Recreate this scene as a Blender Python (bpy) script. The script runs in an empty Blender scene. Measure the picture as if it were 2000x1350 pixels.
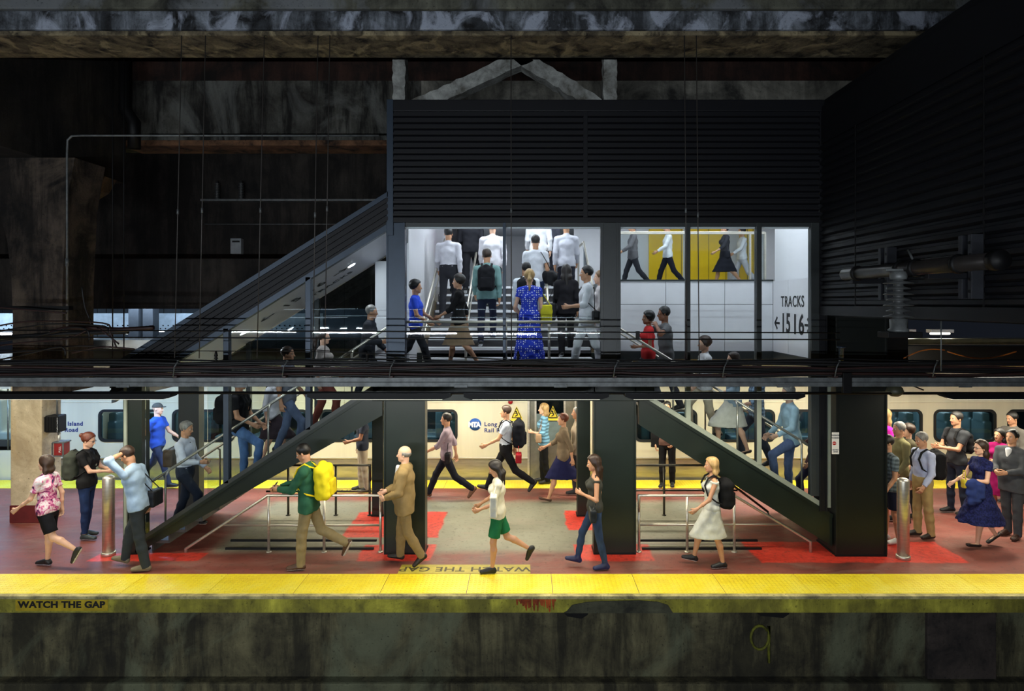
import bpy, bmesh, math, random, sys
import numpy as np
from mathutils import Vector, Matrix
random.seed(7)
SC = bpy.context.scene
COL = SC.collection
R = math.radians
PI = math.pi

# ------------------------------------------------------------------ camera
CH = 3.85                      # lens height over the platform floor
FPX = 1250.0                   # focal length in pixels of the 2000 px frame
cd = bpy.data.cameras.new('camera')
cd.lens = FPX / 2000 * 36; cd.sensor_width = 36
cd.shift_x = -26 / 2000; cd.shift_y = -81 / 2000
cd.clip_start = 0.05; cd.clip_end = 200
cam = bpy.data.objects.new('camera', cd); COL.objects.link(cam)
cam.location = (0, 0, CH); cam.rotation_euler = (PI / 2, 0, 0)
SC.camera = cam
SC.view_settings.view_transform = 'Standard'; SC.view_settings.look = 'None'
SC.view_settings.gamma = 1; SC.view_settings.use_curve_mapping = False
SC.view_settings.exposure = 0.0
wd = bpy.data.worlds.new('world'); SC.world = wd; wd.use_nodes = True
wd.node_tree.nodes['Background'].inputs[0].default_value = (0.55, 0.68, 1, 1)
wd.node_tree.nodes['Background'].inputs[1].default_value = 0.012

# light levels (watts), of the station's lamps and of a few added ones
W_EDGE = 46; W_FAR = 80; W_UNDER = 26; W_HALL = 48; W_CORR = 46; W_DOWN = 10; W_OPP = 165; W_TRAIN = 130; W_DIST = 120
WARM = (1.0, 0.93, 0.74); COOL = (0.84, 0.91, 1.0); BLUE = (0.62, 0.8, 1.0); PALE = (0.86, 0.93, 1.0); BLU2 = (0.36, 0.6, 1.0)

def PX(px, D): return (px - 1026) * D / FPX
def PZ(py, D): return CH - (py - 594) * D / FPX
def FD(py): return CH * FPX / (py - 594)      # depth of a floor point seen at row py
# ------------------------------------------------------------------ materials
MATS = {}
def lin(c):
    return tuple(((x / 255) / 12.92 if x / 255 <= 0.04045 else ((x / 255 + 0.055) / 1.055) ** 2.4) for x in c)
def newmat(name):
    m = bpy.data.materials.new(name); m.use_nodes = True
    nt = m.node_tree; b = nt.nodes['Principled BSDF']
    return m, nt, b
def N(nt, typ, **kw):
    n = nt.nodes.new(typ)
    for k, v in kw.items():
        if k == 'ins':
            for kk, vv in v.items(): n.inputs[kk].default_value = vv
        else: setattr(n, k, v)
    return n
def noise(nt, scale=(1, 1, 1), s=5, detail=6, rough=.6, dist=0, coord='Object'):
    tc = N(nt, 'ShaderNodeTexCoord'); mp = N(nt, 'ShaderNodeMapping'); mp.inputs['Scale'].default_value = scale
    nt.links.new(tc.outputs[coord], mp.inputs[0])
    n = N(nt, 'ShaderNodeTexNoise'); n.inputs['Scale'].default_value = s; n.inputs['Detail'].default_value = detail
    n.inputs['Roughness'].default_value = rough; n.inputs['Distortion'].default_value = dist
    nt.links.new(mp.outputs[0], n.inputs['Vector'])
    return n.outputs[0]
def ramp(nt, src, stops):
    r = N(nt, 'ShaderNodeValToRGB'); e = r.color_ramp.elements
    while len(e) < len(stops): e.new(0.5)
    for el, (p, c) in zip(e, stops):
        el.position = p; el.color = (c[0], c[1], c[2], 1) if isinstance(c, (tuple, list)) else (c, c, c, 1)
    nt.links.new(src, r.inputs[0]); return r.outputs[0]
def mix(nt, f, a, b, mode='MIX'):
    m = N(nt, 'ShaderNodeMix', data_type='RGBA', blend_type=mode)
    for sock, v in ((m.inputs[0], f), (m.inputs[6], a), (m.inputs[7], b)):
        if hasattr(v, 'is_linked') or isinstance(v, bpy.types.NodeSocket): nt.links.new(v, sock)
        elif isinstance(v, (int, float)): sock.default_value = v
        else: sock.default_value = (v[0], v[1], v[2], 1)
    return m.outputs[2]
def bump(nt, b, src, strength=.3, dist=.01):
    bp = N(nt, 'ShaderNodeBump'); bp.inputs['Strength'].default_value = strength; bp.inputs['Distance'].default_value = dist
    nt.links.new(src, bp.inputs['Height']); nt.links.new(bp.outputs[0], b.inputs['Normal'])
def pm(name, c, rough=.5, metal=0, var=.12, s=6, bmp=0, c2=None, sc=(1, 1, 1), spec=.5, thr=(.35, .65)):
    """simple procedural: colour varied by noise"""
    if name in MATS: return MATS[name]
    m, nt, b = newmat(name)
    c = lin(c); d = lin(c2) if c2 else tuple(x * (1 - var * 2.2) for x in c)
    n = noise(nt, sc, s)
    nt.links.new(ramp(nt, n, [(thr[0], d), (thr[1], c)]), b.inputs['Base Color'])
    b.inputs['Roughness'].default_value = rough; b.inputs['Metallic'].default_value = metal
    b.inputs['Specular IOR Level'].default_value = spec
    if bmp: bump(nt, b, noise(nt, sc, s * 6), bmp, .004)
    MATS[name] = m; return m
def emit(name, c, st):
    if name in MATS: return MATS[name]
    m, nt, b = newmat(name)
    b.inputs['Base Color'].default_value = (*c, 1); b.inputs['Emission Color'].default_value = (*c, 1)
    b.inputs['Emission Strength'].default_value = st
    MATS[name] = m; return m
def glassmat(name, tint=(.9, .95, .96), refl=1.45, haze=0.0):
    m = bpy.data.materials.new(name); m.use_nodes = True; nt = m.node_tree; nt.nodes.clear()
    o = N(nt, 'ShaderNodeOutputMaterial'); t = N(nt, 'ShaderNodeBsdfTransparent'); t.inputs[0].default_value = (*tint, 1)
    g = N(nt, 'ShaderNodeBsdfGlossy'); g.inputs['Roughness'].default_value = .015
    f = N(nt, 'ShaderNodeFresnel'); f.inputs[0].default_value = refl
    # smudges vary the amount of reflection a little
    x = N(nt, 'ShaderNodeMixShader'); nt.links.new(f.outputs[0], x.inputs[0]); nt.links.new(t.outputs[0], x.inputs[1]); nt.links.new(g.outputs[0], x.inputs[2])
    nt.links.new(x.outputs[0], o.inputs[0]); MATS[name] = m; return m

# ------------------------------------------------------------------ mesh helpers
class MB:
    def __init__(s): s.bm = bmesh.new()
    def box(s, x0, x1, y0, y1, z0, z1, bev=0, rot=None, mi=0):
        r = bmesh.ops.create_cube(s.bm, size=1)
        vs = r['verts']
        bmesh.ops.scale(s.bm, vec=(abs(x1 - x0), abs(y1 - y0), abs(z1 - z0)), verts=vs)
        if bev:
            es = list({e for v in vs for e in v.link_edges})
            rr = bmesh.ops.bevel(s.bm, geom=es, offset=bev, segments=2, affect='EDGES', profile=.6)
            vs = list({v for f in rr['faces'] for v in f.verts} | {v for v in vs if v.is_valid})
        if rot is not None: bmesh.ops.rotate(s.bm, cent=(0, 0, 0), matrix=rot, verts=vs)
        bmesh.ops.translate(s.bm, vec=((x0 + x1) / 2, (y0 + y1) / 2, (z0 + z1) / 2), verts=vs)
        if mi:
            for f in {f for v in vs for f in v.link_faces}: f.material_index = mi
        return s
    def prism(s, pts, a, b, axis='y', mi=0):
        """polygon pts extruded from a to b along axis; pts are (x,z) for y, (x,y) for z, (y,z) for x"""
        def P(p, t): return (p[0], t, p[1]) if axis == 'y' else ((p[0], p[1], t) if axis == 'z' else (t, p[0], p[1]))
        A = [s.bm.verts.new(P(p, a)) for p in pts]; B = [s.bm.verts.new(P(p, b)) for p in pts]
        fs = [s.bm.faces.new(A), s.bm.faces.new(B[::-1])]
        n = len(pts)
        for i in range(n): fs.append(s.bm.faces.new((A[i], B[i], B[(i + 1) % n], A[(i + 1) % n])))
        for f in fs: f.material_index = mi
        bmesh.ops.recalc_face_normals(s.bm, faces=fs)
        return s
    def tube(s, pts, r, seg=8, mi=0, cap=True):
        pts = [Vector(p) for p in pts]; rings = []; n = len(pts)
        rr = r if isinstance(r, (list, tuple)) else [r] * n
        ref = None
        for i, p in enumerate(pts):
            d = ((pts[min(i + 1, n - 1)] - pts[i]).normalized() + (pts[i] - pts[max(i - 1, 0)]).normalized())
            d = d.normalized() if d.length > 1e-6 else Vector((0, 0, 1))
            if ref is None: ref = Vector((0, 0, 1)) if abs(d.z) < .9 else Vector((0, 1, 0))
            u = d.cross(ref).normalized(); v = u.cross(d).normalized(); ref = v
            k = 1.0
            if 0 < i < n - 1:
                c = (pts[i + 1] - pts[i]).normalized().dot((pts[i] - pts[i - 1]).normalized())
                k = 1 / max(.5, math.sqrt(max(.1, (1 + c) / 2)))
            rings.append([s.bm.verts.new(p + (u * math.cos(t) + v * math.sin(t)) * rr[i] * (k if k < 1.3 else 1.3)) for t in [2 * PI * j / seg for j in range(seg)]])
        fs = []
        for a, b in zip(rings, rings[1:]):
            for j in range(seg): fs.append(s.bm.faces.new((a[j], a[(j + 1) % seg], b[(j + 1) % seg], b[j])))
        if cap: fs.append(s.bm.faces.new(rings[0][::-1])); fs.append(s.bm.faces.new(rings[-1]))
        for f in fs: f.material_index = mi; f.smooth = True
        bmesh.ops.recalc_face_normals(s.bm, faces=fs)
        return s
    def lathe(s, prof, c=(0, 0, 0), seg=24, axis='z', mi=0):
        rings = []
        for r, h in prof:
            ring = []
            for j in range(seg):
                t = 2 * PI * j / seg; a, b = r * math.cos(t), r * math.sin(t)
                p = (a, b, h) if axis == 'z' else ((a, h, b) if axis == 'y' else (h, a, b))
                ring.append(s.bm.verts.new((p[0] + c[0], p[1] + c[1], p[2] + c[2])))
            rings.append(ring)
        fs = []
        for a, b in zip(rings, rings[1:]):
            for j in range(seg): fs.append(s.bm.faces.new((a[j], a[(j + 1) % seg], b[(j + 1) % seg], b[j])))
        fs.append(s.bm.faces.new(rings[0][::-1])); fs.append(s.bm.faces.new(rings[-1]))
        for f in fs: f.material_index = mi; f.smooth = True
        bmesh.ops.recalc_face_normals(s.bm, faces=fs)
        return s
    def build(s, name, m, parent=None, smooth=False, loc=None):
        me = bpy.data.meshes.new(name); s.bm.to_mesh(me); s.bm.free()
        for x in (m if isinstance(m, (list, tuple)) else [m]): me.materials.append(x)
        o = bpy.data.objects.new(name, me); COL.objects.link(o)
        if parent is not None: o.parent = parent
        if loc is not None: o.location = loc
        if smooth:
            for p in me.polygons: p.use_smooth = True
        return o
def tag(o, label=None, cat=None, group=None, kind=None):
    if label: o['label'] = label
    if cat: o['category'] = cat
    if group: o['group'] = group
    if kind: o['kind'] = kind
    return o
def empty(name, loc=(0, 0, 0), rz=0, label=None, cat=None, group=None, kind=None):
    o = bpy.data.objects.new(name, None); COL.objects.link(o); o.location = loc; o.rotation_euler = (0, 0, rz)
    o.empty_display_size = .1
    return tag(o, label, cat, group, kind)
def struct(name, mb, m, label, parent=None, cat=None):
    o = mb.build(name, m, parent); o['kind'] = 'structure'; o['label'] = label
    if cat: o['category'] = cat
    return o
def dup(root, loc=None, rz=None, label=None, group=None, parent=None):
    r = root.copy(); COL.objects.link(r)
    if parent is not None: r.parent = parent
    if loc is not None: r.location = loc
    if rz is not None: r.rotation_euler = (0, 0, rz)
    if label: r['label'] = label
    if group: r['group'] = group
    for ch in list(root.children): dup(ch, parent=r)
    return r
def arealight(name, loc, sx, sy, w, col, parent=None, rot=(0, 0, 0), spread=PI):
    l = bpy.data.lights.new(name, 'AREA'); l.shape = 'RECTANGLE'; l.size = sx; l.size_y = sy; l.energy = w; l.color = col; l.spread = spread
    o = bpy.data.objects.new(name, l); COL.objects.link(o); o.location = loc; o.rotation_euler = rot
    if parent is not None: o.parent = parent
    return o
def text(name, body, size, m, loc, rot, parent=None, extrude=.002, align='LEFT', sx=1.0, spacing=1.0, bold=0.0):
    c = bpy.data.curves.new(name, 'FONT'); c.body = body; c.size = size; c.extrude = extrude; c.align_x = align; c.align_y = 'BOTTOM_BASELINE' if False else 'CENTER'
    c.space_character = spacing; c.offset = bold; c.resolution_u = 4
    c.materials.append(m)
    tmp = bpy.data.objects.new(name, c); COL.objects.link(tmp)
    me = bpy.data.meshes.new_from_object(tmp.evaluated_get(bpy.context.evaluated_depsgraph_get()))
    bpy.data.objects.remove(tmp); me.name = name
    o = bpy.data.objects.new(name, me); COL.objects.link(o)
    o.location = loc; o.rotation_euler = rot; o.scale = (sx, 1, 1)
    if parent is not None: o.parent = parent
    return o
# ------------------------------------------------------------------ people: smooth-blended bodies, surfaced on a grid
class SDF:
    """groups of round cones / boxes blended smoothly, then meshed by surface nets"""
    def __init__(s): s.groups = []
    def group(s, k=.02): s.groups.append({'ops': [], 'k': k}); return s
    def cone(s, a, b, ra, rb, k=.02, side=None, wa=None, wb=None):
        s.groups[-1]['ops'].append(('c', np.array(a, float), np.array(b, float), ra, rb, k, None if side is None else np.array(side, float), wa, wb)); return s
    def ball(s, c, r, k=.02): return s.cone(c, np.array(c, float) + (0, 0, 1e-4), r, r, k)
    def ell(s, c, ax, rad, k=.02, sub=False):
        """ellipsoid: ax = 3 unit axes (rows), rad = 3 radii"""
        s.groups[-1]['ops'].append(('-e' if sub else 'e', np.array(c, float), np.array(ax, float), rad, k)); return s
    def rbox(s, c, ax, half, r, k=.01):
        s.groups[-1]['ops'].append(('b', np.array(c, float), np.array(ax, float), half, r, k)); return s
    def cut(s, p, n, k=0.004):
        """throw away what lies on the side n points to"""
        s.groups[-1]['ops'].append(('p', np.array(p, float), np.array(n, float) / np.linalg.norm(n))); return s
    def bounds(s):
        lo = np.full(3, 1e9); hi = -lo
        for g in s.groups:
            for o in g['ops']:
                l, h = s.ob(o)
                if l is not None: lo = np.minimum(lo, l); hi = np.maximum(hi, h)
        return lo, hi
    def ob(s, o):
        if o[0] == 'c':
            r = max(o[3], o[4], o[7] or 0, o[8] or 0); return np.minimum(o[1], o[2]) - r, np.maximum(o[1], o[2]) + r
        if o[0] == 'e':
            e = np.abs(o[2] * np.array(o[3])[:, None]).max(0) * 1.4 + 0; e = np.sqrt(((o[2] * np.array(o[3])[:, None]) ** 2).sum(0)); return o[1] - e, o[1] + e
        if o[0] == 'b':
            e = (np.abs(o[2]) * np.array(o[3])[:, None]).sum(0) + o[4]; return o[1] - e, o[1] + e
        return None, None
    def mesh(s, h, wr=0.0, wseed=0):
        lo, hi = s.bounds(); lo = lo - 3 * h; hi = hi + 3 * h
        n = np.ceil((hi - lo) / h).astype(int) + 1
        X = [lo[i] + h * np.arange(n[i]) for i in range(3)]
        M = max(.06, 3 * h)
        T = None
        for g in s.groups:
            D = np.full(n, M, np.float32)
            for o in g['ops']:
                if o[0] == 'p':
                    d = sum(((X[i] - o[1][i]) * o[2][i]).reshape([-1 if j == i else 1 for j in range(3)]) for i in range(3))
                    np.maximum(D, d.astype(np.float32), out=D); continue
                if o[0] == '-e':
                    e = np.sqrt(((o[2] * np.array(o[3])[:, None]) ** 2).sum(0)); l, u = o[1] - e, o[1] + e
                else: l, u = s.ob(o)
                l = np.clip(np.floor((l - M - lo) / h).astype(int), 0, n - 1); u = np.clip(np.ceil((u + M - lo) / h).astype(int) + 1, 1, n)
                if (u <= l).any(): continue
                sl = tuple(slice(l[i], u[i]) for i in range(3))
                q = [(X[i][l[i]:u[i]] - o[1][i]).astype(np.float32).reshape([-1 if j == i else 1 for j in range(3)]) for i in range(3)]
                if o[0] == 'c':
                    ab = (o[2] - o[1]); L2 = max(ab @ ab, 1e-9)
                    t = np.clip((q[0] * ab[0] + q[1] * ab[1] + q[2] * ab[2]) / L2, 0, 1).astype(np.float32)
                    e = [q[i] - t * np.float32(ab[i]) for i in range(3)]
                    rr = o[3] + (o[4] - o[3]) * t
                    if o[6] is None: d = np.sqrt(e[0] ** 2 + e[1] ** 2 + e[2] ** 2) - rr
                    else:
                        u_ = e[0] * o[6][0] + e[1] * o[6][1] + e[2] * o[6][2]
                        w2 = np.maximum(e[0] ** 2 + e[1] ** 2 + e[2] ** 2 - u_ ** 2, 0)
                        ww = o[7] + (o[8] - o[7]) * t
                        d = (np.sqrt((u_ / ww) ** 2 + w2 / rr ** 2) - 1) * np.minimum(rr, ww)
                    k = o[5]
                elif o[0] in ('e', '-e'):
                    a, r_ = o[2], o[3]; k = o[4]
                    c = [(q[0] * a[i][0] + q[1] * a[i][1] + q[2] * a[i][2]) / r_[i] for i in range(3)]
                    d = (np.sqrt(c[0] ** 2 + c[1] ** 2 + c[2] ** 2) - 1) * min(r_)
                else:
                    a, hf, r_ = o[2], o[3], o[4]; k = o[5]
                    c = [np.abs(q[0] * a[i][0] + q[1] * a[i][1] + q[2] * a[i][2]) - hf[i] for i in range(3)]
                    d = np.sqrt(np.maximum(c[0], 0) ** 2 + np.maximum(c[1], 0) ** 2 + np.maximum(c[2], 0) ** 2) + np.minimum(np.maximum(np.maximum(c[0], c[1]), c[2]), 0) - r_
                A = D[sl]
                if o[0] == '-e':
                    hh = np.clip(.5 - .5 * (A + d) / k, 0, 1); D[sl] = A + (-d - A) * hh + k * hh * (1 - hh)
                else:
                    hh = np.clip(.5 + .5 * (A - d) / k, 0, 1); D[sl] = A + (d - A) * hh - k * hh * (1 - hh)
            if T is None: T = D
            else:
                k = g['k']; hh = np.clip(.5 + .5 * (T - D) / k, 0, 1); T = T + (D - T) * hh - k * hh * (1 - hh)
        D = T
        if wr:
            f = [np.sin(X[i] * w + wseed + i).astype(np.float32).reshape([-1 if j == i else 1 for j in range(3)]) for i, w in enumerate((31, 27, 45))]
            g2 = [np.sin(X[i] * w + wseed * 2 + i).astype(np.float32).reshape([-1 if j == i else 1 for j in range(3)]) for i, w in enumerate((62, 55, 24))]
            D = D + wr * (f[0] * f[2] + g2[1] * g2[2] * .6 + f[1] * g2[0] * .5)
        # surface nets
        S = D < 0
        c = S[:-1, :-1, :-1].astype(np.int8)
        cnt = sum(S[i:n[0] - 1 + i, j:n[1] - 1 + j, l:n[2] - 1 + l].astype(np.int8) for i in (0, 1) for j in (0, 1) for l in (0, 1))
        act = (cnt > 0) & (cnt < 8)
        idx = np.argwhere(act); 
        if len(idx) == 0: return np.zeros((0, 3)), np.zeros((0, 4), int)
        vid = np.full(act.shape, -1, np.int32); vid[act] = np.arange(len(idx))
        pos = np.zeros((len(idx), 3)); wt = np.zeros(len(idx))
        corner = {(i, j, l): D[idx[:, 0] + i, idx[:, 1] + j, idx[:, 2] + l] for i in (0, 1) for j in (0, 1) for l in (0, 1)}
        for a in corner:
            for ax in range(3):
                if a[ax] == 0:
                    b = list(a); b[ax] = 1; b = tuple(b)
                    da, db = corner[a], corner[b]; m = (da < 0) != (db < 0)
                    t = np.where(m, da / np.where(m, da - db, 1), 0)
                    p = np.tile(np.array(a, float), (len(idx), 1)); p[:, ax] = t
                    pos[m] += p[m]; wt[m] += 1
        V = (idx + pos / wt[:, None]) * h + lo
        F = []
        for ax in range(3):
            a1, a2 = (ax + 1) % 3, (ax + 2) % 3
            sl0 = [slice(None)] * 3; sl1 = [slice(None)] * 3; sl0[ax] = slice(0, -1); sl1[ax] = slice(1, None)
            e0, e1 = S[tuple(sl0)], S[tuple(sl1)]
            E = np.argwhere(e0 != e1)
            E = E[(E[:, a1] > 0) & (E[:, a2] > 0) & (E[:, a1] < n[a1] - 1) & (E[:, a2] < n[a2] - 1)]
            q = []
            for d1, d2 in ((-1, -1), (0, -1), (0, 0), (-1, 0)):
                c_ = E.copy(); c_[:, a1] += d1; c_[:, a2] += d2
                q.append(vid[c_[:, 0], c_[:, 1], c_[:, 2]])
            q = np.stack(q, 1); flip = e0[E[:, 0], E[:, 1], E[:, 2]] == False
            q[flip] = q[flip][:, ::-1]
            F.append(q[(q >= 0).all(1)])
        return V, np.concatenate(F)
def sobj(name, sdf, h, mats, parent=None, wr=0, wseed=0, fmat=None):
    V, F = sdf.mesh(h, wr, wseed)
    me = bpy.data.meshes.new(name)
    me.vertices.add(len(V)); me.vertices.foreach_set('co', V.astype(np.float32).ravel())
    me.loops.add(F.size); me.loops.foreach_set('vertex_index', F.astype(np.int32).ravel())
    me.polygons.add(len(F)); me.polygons.foreach_set('loop_start', np.arange(0, F.size, 4, dtype=np.int32))
    me.polygons.foreach_set('use_smooth', np.ones(len(F), bool))
    for m in (mats if isinstance(mats, (list, tuple)) else [mats]): me.materials.append(m)
    if fmat is not None and len(F):
        C = V[F].mean(1); me.polygons.foreach_set('material_index', fmat(C).astype(np.int32))
    me.update(calc_edges=True)
    o = bpy.data.objects.new(name, me); COL.objects.link(o)
    if parent is not None: o.parent = parent
    return o

def skin(tone):
    c = {'fair': (226, 178, 150), 'tan': (198, 146, 112), 'brown': (142, 94, 68), 'dark': (92, 60, 46)}[tone]
    return pm('skin_' + tone, c, .5, var=.05, s=12)
def cloth(c, pat=None, rough=.85):
    key = 'cloth_%d_%d_%d_%s' % (*c, pat or 'plain')
    if key in MATS: return MATS[key]
    if pat is None: return pm(key, c, rough, var=.06, s=14, bmp=.25, spec=.2)
    m, nt, b = newmat(key); b.inputs['Roughness'].default_value = rough; b.inputs['Specular IOR Level'].default_value = .2
    L = lin(c)
    if pat == 'dots':
        tc = N(nt, 'ShaderNodeTexCoord'); v = N(nt, 'ShaderNodeTexVoronoi'); v.inputs['Scale'].default_value = 27; v.inputs['Randomness'].default_value = .35
        nt.links.new(tc.outputs['Object'], v.inputs['Vector'])
        f = ramp(nt, v.outputs['Distance'], [(.27, 1), (.31, 0)]); nt.links.new(mix(nt, f, L, (.85, .88, .95)), b.inputs['Base Color'])
    elif pat == 'floral':
        a = noise(nt, (1, 1, 1), 9, 3, .6, 1.5); c1 = ramp(nt, a, [(.36, (.02, .02, .06)), (.45, (.62, .1, .3)), (.52, L), (.62, (.8, .8, .82)), (.75, (.5, .08, .2))])
        nt.links.new(c1, b.inputs['Base Color'])
    elif pat == 'stripes':
        tc = N(nt, 'ShaderNodeTexCoord'); w = N(nt, 'ShaderNodeTexWave'); w.bands_direction = 'Z'; w.inputs['Scale'].default_value = 4.5; w.inputs['Distortion'].default_value = 1.2
        nt.links.new(tc.outputs['Object'], w.inputs['Vector'])
        f = ramp(nt, w.outputs['Color'], [(.4, 0), (.55, 1)]); nt.links.new(mix(nt, f, tuple(x * .45 for x in L), L), b.inputs['Base Color'])
    elif pat == 'plaid':
        tc = N(nt, 'ShaderNodeTexCoord'); outs = []
        for d in 'XZ':
            w = N(nt, 'ShaderNodeTexWave'); w.bands_direction = d; w.inputs['Scale'].default_value = 5; nt.links.new(tc.outputs['Object'], w.inputs['Vector']); outs.append(ramp(nt, w.outputs['Color'], [(.45, 0), (.55, 1)]))
        k = mix(nt, .5, outs[0], outs[1]); nt.links.new(mix(nt, k, tuple(x * .3 for x in L), L), b.inputs['Base Color'])
    elif pat == 'lace':
        a = noise(nt, (1, 1, 1), 40, 3, .6, .5); nt.links.new(ramp(nt, a, [(.42, tuple(x * .4 for x in L)), (.58, L)]), b.inputs['Base Color'])
    elif pat == 'denim':
        a = noise(nt, (1, 1, .5), 7, 6); nt.links.new(ramp(nt, a, [(.35, tuple(x * .6 for x in L)), (.6, L), (.75, tuple(min(1, x * 1.5) for x in L))]), b.inputs['Base Color'])
    MATS[key] = m; return m
HAIRC = {'brown': (58, 38, 26), 'black': (24, 20, 19), 'grey': (150, 146, 140), 'blond': (196, 160, 104), 'dark': (36, 28, 24), 'red': (110, 52, 30), 'light': (140, 104, 66)}
def hairmat(c): return pm('hair_' + c, HAIRC[c], .45, var=.25, s=30, sc=(1, 1, .25), bmp=.6)

def nz(v): v = np.array(v, float); return v / max(np.linalg.norm(v), 1e-9)
def rotv(v, ax, a):
    ax = nz(ax); v = np.array(v, float); return v * math.cos(a) + np.cross(ax, v) * math.sin(a) + ax * (ax @ v) * (1 - math.cos(a))

def person(label, loc, head=180, H=1.75, sex='m', g=1.0, pose='stand', phase=1, lean=0, top=('tee', (60, 60, 60)), bottom=('pants', (40, 40, 50)),
           shoes=((25, 25, 25), (230, 230, 230)), hair=('short', 'brown'), tone='tan', LH=None, RH=None, hy=0, hp=0, stride=1.0, h=.010,
           step=0.0, glasses=False, tuck=False, group=None, sleeve=None, eyes=True, curl=.6, belt=None, shoulder_up=0):
    """LH / RH: hand targets (right, forward, up) for a 1.75 m figure. step: how much higher the leading foot stands."""
    s = H / 1.75
    F = sex == 'f'
    UP = np.array((0, 0, 1.)); FW = np.array((0, 1., 0)); RT = np.array((1., 0, 0))
    thigh, shank, ank = .425 * s, .405 * s, .085 * s
    hw = .085 * s
    # ---- legs: (hip flex, knee flex, foot pitch) of the leading and the trailing leg
    P = {'stand': ((3, 4, 0), (-4, 3, 0)), 'walk': ((24, 8, 6), (-22, 22, -38)), 'stride': ((30, 8, 14), (-26, 30, -50)),
         'mid': ((6, 8, 0), (-4, 48, -52)), 'swing': ((9, 7, 0), (-20, 42, -62)), 'push': ((26, 16, 10), (-8, 5, 0)), 'climb': ((58, 66, 0), (4, 6, 0)), 'climb2': ((38, 44, 0), (-8, 14, -12)), 'down': ((24, 6, -10), (6, 34, -8))}[pose]
    lead = 1 if phase > 0 else -1
    legs = {}
    for sd in (1, -1):
        hf, kf, fp = P[0] if sd == lead else P[1]
        if pose in ('walk', 'stride'): hf *= stride; 
        a = R(hf); b = R(hf - kf)
        d1 = np.array((sd * .03, math.sin(a), -math.cos(a))); d2 = np.array((sd * -.005, math.sin(b), -math.cos(b)))
        legs[sd] = [nz(d1), nz(d2), R(fp)]
    def chain(sd, hip):
        k = hip + legs[sd][0] * thigh; an = k + legs[sd][1] * shank; fp = legs[sd][2]
        fd = np.array((sd * .12, math.cos(fp), math.sin(fp))); fd = nz(fd)
        heel = an - fd * .045 * s - rotv(UP, RT, fp) * .05 * s
        toe = heel + fd * .235 * s
        return k, an, fd, heel, toe
    low = {}
    for sd in (1, -1):
        k, an, fd, heel, toe = chain(sd, np.zeros(3)); low[sd] = min(heel[2], toe[2]) - .035 * s
    up_off = {lead: step, -lead: 0.0}
    z0 = max(-low[sd] + up_off[sd] for sd in (1, -1)) if pose in ('climb', 'climb2') else -min(low.values())
    if pose in ('climb', 'climb2'): z0 = -low[-lead]
    hip0 = np.array((0, 0, z0))
    J = {}
    for sd in (1, -1):
        hp_ = hip0 + RT * hw * sd; J[sd] = (hp_,) + chain(sd, hp_)
    # ---- trunk
    la = R(lean)
    TU = nz((0, math.sin(la), math.cos(la))); TF = nz((0, math.cos(la), -math.sin(la)))
    T = lambda x, f, u: hip0 + RT * x * s + TF * f * s + TU * u * s
    shw = (.165 if F else .185) * (.5 + .5 * g)
    neck0 = T(0, -.005, .538 if F else .545); hb = la * .35
    HU = nz((0, math.sin(hb), math.cos(hb))); HF = nz((0, math.cos(hb), -math.sin(hb)))
    HF = rotv(HF, RT, R(hp)); HU = rotv(HU, RT, R(hp))
    HF = rotv(HF, UP, R(hy)); HU = rotv(HU, UP, R(hy)); HR = nz(np.cross(HF, HU))
    hc = neck0 + nz((0, math.sin(la * .6), math.cos(la * .6))) * .105 * s + HU * .085 * s + HF * .012 * s
    hx = lambda r, f, u: hc + (HR * r + HF * f + HU * u) * s
    AX = [HR, HF, HU]
    gg = (.35 + .65 * g)
    bl = g if F else 1.0
    def trunk(S, e, k=.03, hem=-.06, full=True):
        hipw, waw, chw = ((.165, .122, .142) if F else (.155, .142, .165))
        hipd, wad, chd = ((.112, .088, .105) if F else (.108, .100, .112))
        q = lambda v: v * s * gg + e
        ww = lambda v: v * s * (.5 + .5 * g) + e
        S.cone(T(0, 0, hem), T(0, .0, .06), q(hipd), q(hipd), k, RT, ww(hipw), ww(hipw))
        S.cone(T(0, 0, .06), T(0, .005, .22), q(hipd), q(wad), k, RT, ww(hipw), ww(waw))
        S.cone(T(0, .005, .22), T(0, .0, .38), q(wad), q(chd), k, RT, ww(waw), ww(chw))
        S.cone(T(0, 0, .38), T(0, -.01, .49), q(chd), q(.075), k, RT, ww(chw), ww(chw - .03))
        if F:
            for sd in (1, -1): S.ball(T(sd * .07, .085 * gg, .385), .052 * s + e, .03)
        elif g > 1.12: S.ell(T(0, .03, .15), [RT, TF, TU], [.13 * s + e, (.125 * g) * s + e, .2 * s], .06)
        for sd in (1, -1): S.cone(T(0, -.01, .515), T(sd * shw * .93, -.01, .487 + shoulder_up), .05 * s + e, .052 * s + e, .035)
    # ---- arms
    ua, fa = .285 * s, .25 * s
    arms = {}
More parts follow.
